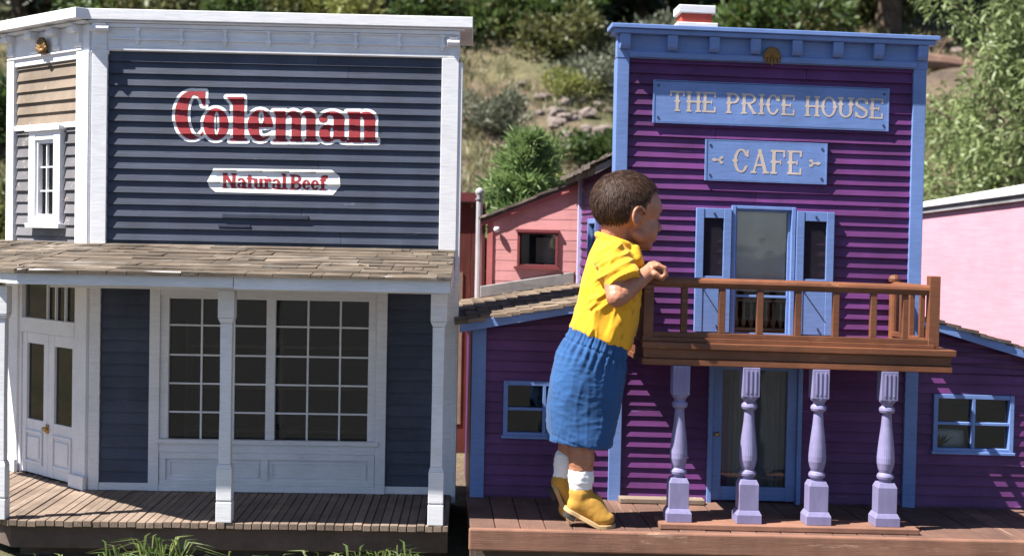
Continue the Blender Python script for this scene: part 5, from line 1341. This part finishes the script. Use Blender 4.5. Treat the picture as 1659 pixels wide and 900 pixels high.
        w += .0007 * k * (ridge(noise.noise((co.x * 44, co.y * 40, co.z * 120)), 2.2) - .35)
        w += .0014 * f * (ridge(noise.noise((co.x * 46 + 9, co.y * 42, co.z * 10)), 2.4) - .35)
        hz = (co - K(889, 711, YC)).dot(wn)
        if abs(hz - .019) < .0016: w -= .0012
        return w
    so = b.mesh('shorts', .0025, 3, SHORTS, r, gather)
    hb = MB()
    # socks
    for pts, rad in (([K(941, 768, yn), K(941, 784, yn), K(941, 800, yn)], [.0285, .0275, .0250]), ([K(918, 742, yf), K(915, 765, yf), K(911, 778, yf)], [.0275, .027, .0245])):
        b = Blob(); b.cap(pts, rad); b.cap([pts[0], pts[0].lerp(pts[1], .45)], [rad[0] + .0022] * 2)
        b.mesh('sock', .0025, 3, SOCK, r, lambda co, n: .0004 * math.sin(co.z * 520) + .0012 * noise.noise(co * 60))
    # shoes: built flat (x to the toe), bent at the ball, then set on tiptoe
    def shoe(toe, heel_up, yaw, y, ank):
        b = Blob(); L = .128; ball = .088
        def bend(p):
            x, yy, z = p
            if x < ball:
                a = R(heel_up); dx = x - ball; return Vector((ball + dx * math.cos(a) + z * math.sin(a) * 1.0, yy, -dx * math.sin(a) + z * math.cos(a)))
            return Vector((x, yy, z))
        def T(p):
            q = bend(p); q = Vector((q.x - L, q.y, q.z)); c, s = math.cos(R(yaw)), math.sin(R(yaw))
            return toe + Vector((q.x * c - q.y * s, q.x * s + q.y * c, q.z))
        st = [(.018, .026, .018, .0235, .024), (.030, .032, .026, .026, .030), (.048, .034, .028, .0265, .031), (.064, .0295, .026, .0275, .027), (.080, .0255, .025, .0285, .0225), (.095, .0225, .024, .0295, .0185), (.106, .021, .022, .0275, .0165)]
        for A, Bq in zip(st, st[1:]):
            for i in range(6):
                x, z, rx, ry, rz = [p + (q - p) * i / 6 for p, q in zip(A, Bq)]
                b.ell(T((x, 0, z)), (rx, ry, rz), Matrix.Rotation(R(heel_up) if x < ball else R(heel_up) * max(0, 1 - (x - ball) / .02), 3, 'Y'))
        b.cap([T((.026, 0, .030)), ank + Vector((0, 0, -.016)), ank], [.0262, .0268, .0285])
        b.cap([T((.055, 0, .050)), T((.075, 0, .040)), T((.085, 0, .036))], [.017, .014, .010])
        up = b.mesh('shoe', .0024, 7, LEATHER, r, lambda co, n: .0006 * noise.noise(co * 45) + .0004 * noise.noise(co * 120))
        m = MB(); n = 14; outl = []
        for i in range(n * 2):
            t = 2 * math.pi * i / (n * 2); outl.append((t))
        secs = []
        for i in range(25):
            x = L * i / 24; t = i / 24; w = .0245 + .0075 * math.sin(max(0, min(1, (t - .3) / .7)) * math.pi * .9); w *= min(1, math.sqrt(max(0, 1 - ((.16 - t) / .16) ** 2)) if t < .16 else 1) * min(1, math.sqrt(max(0, 1 - ((t - .80) / .2) ** 2)) if t > .80 else 1)
            w = max(w, .004); secs.append((x, w))
        q = lambda p: (lambda v: (v.x - base.x, -(v.y - base.y), v.z - base.z))(T(p))
        rg_ = []
        for x, w in secs: rg_.append([m.p(*q((x, sy * w, z))) for sy, z in ((-1, .0), (1, .0), (1, .0095), (-1, .0095))])
        for a, c in zip(rg_, rg_[1:]):
            for j in range(4): m.f.append([a[j], a[(j + 1) % 4], c[(j + 1) % 4], c[j]])
        m.f.append(rg_[0][::-1]); m.f.append(rg_[-1]); sl_ = m.build('sole', SOLE, up, .0015); sl_.location = -up.location
        m = MB(); hs = [(x, w - .002) for x, w in secs if .004 < x < .036]; rg_ = [[m.p(*q((x, sy * w, z))) for sy, z in ((-1, -.012), (1, -.012), (1, -.0003), (-1, -.0003))] for x, w in hs]
        for a, c in zip(rg_, rg_[1:]):
            for j in range(4): m.f.append([a[j], a[(j + 1) % 4], c[(j + 1) % 4], c[j]])
        m.f.append(rg_[0][::-1]); m.f.append(rg_[-1]); hl = m.build('heel', RUBBER, up, .001); hl.location = -up.location
        for i in range(3):
            m = MB(); x = .066 + .011 * i; zz = .054 - .010 * i; pts = [q((x, sy, zz - 12 * sy * sy)) for sy in (-.014, -.007, 0, .007, .014)]
            m.tube(pts, .0016, 6); la = m.build('lace', SOCK, up, smooth=True); la.location = -up.location
    tn = K(997, 861, yn); tn.z = .2995; shoe(tn, 27, 0, yn, K(941, 797, yn))
    tf = K(945, 850, yf); tf.z = .2995; shoe(tf, 66, 4, yf, K(912, 779, yf))

HAIR, _nt, _b = nm('dark_brown_hair')
_ge = _nt.nodes.new('ShaderNodeNewGeometry')
_nt.links.new(ramp(_nt, _ge.outputs['Random Per Island'], [(0, (.026, .013, .009, 1)), (1, (.054, .028, .018, 1))]), _b.inputs['Base Color'])
_b.inputs['Roughness'].default_value = .6; _b.inputs['Specular IOR Level'].default_value = .22
EYE, _nt, _b = nm('eye')
_tc = coords(_nt); _sp = _nt.nodes.new('ShaderNodeSeparateXYZ'); _nt.links.new(_tc, _sp.inputs[0])
_nt.links.new(ramp(_nt, _sp.outputs[2], [(.0067, (.75, .72, .70, 1)), (.0068, (.06, .03, .015, 1)), (.0079, (.06, .03, .015, 1)), (.008, (.004, .004, .004, 1))]), _b.inputs['Base Color']); _b.inputs['Roughness'].default_value = .1
SHIRT = cloth('yellow_cotton', (.72, .37, .022), .8, 900, (.30, .09, .02), .06)
SHORTS = cloth('blue_cotton', (.021, .074, .205), .85, 900, None, .16)
SOCK = cloth('white_sock', (.78, .78, .80), .9, 900)
LEATHER = shoe_leather()
SOLE, _nt, _b = nm('crepe_sole'); _b.inputs['Base Color'].default_value = (.40, .27, .13, 1); _b.inputs['Roughness'].default_value = .8
RUBBER, _nt, _b = nm('rubber_heel'); _b.inputs['Base Color'].default_value = (.025, .02, .018, 1); _b.inputs['Roughness'].default_value = .8
child()
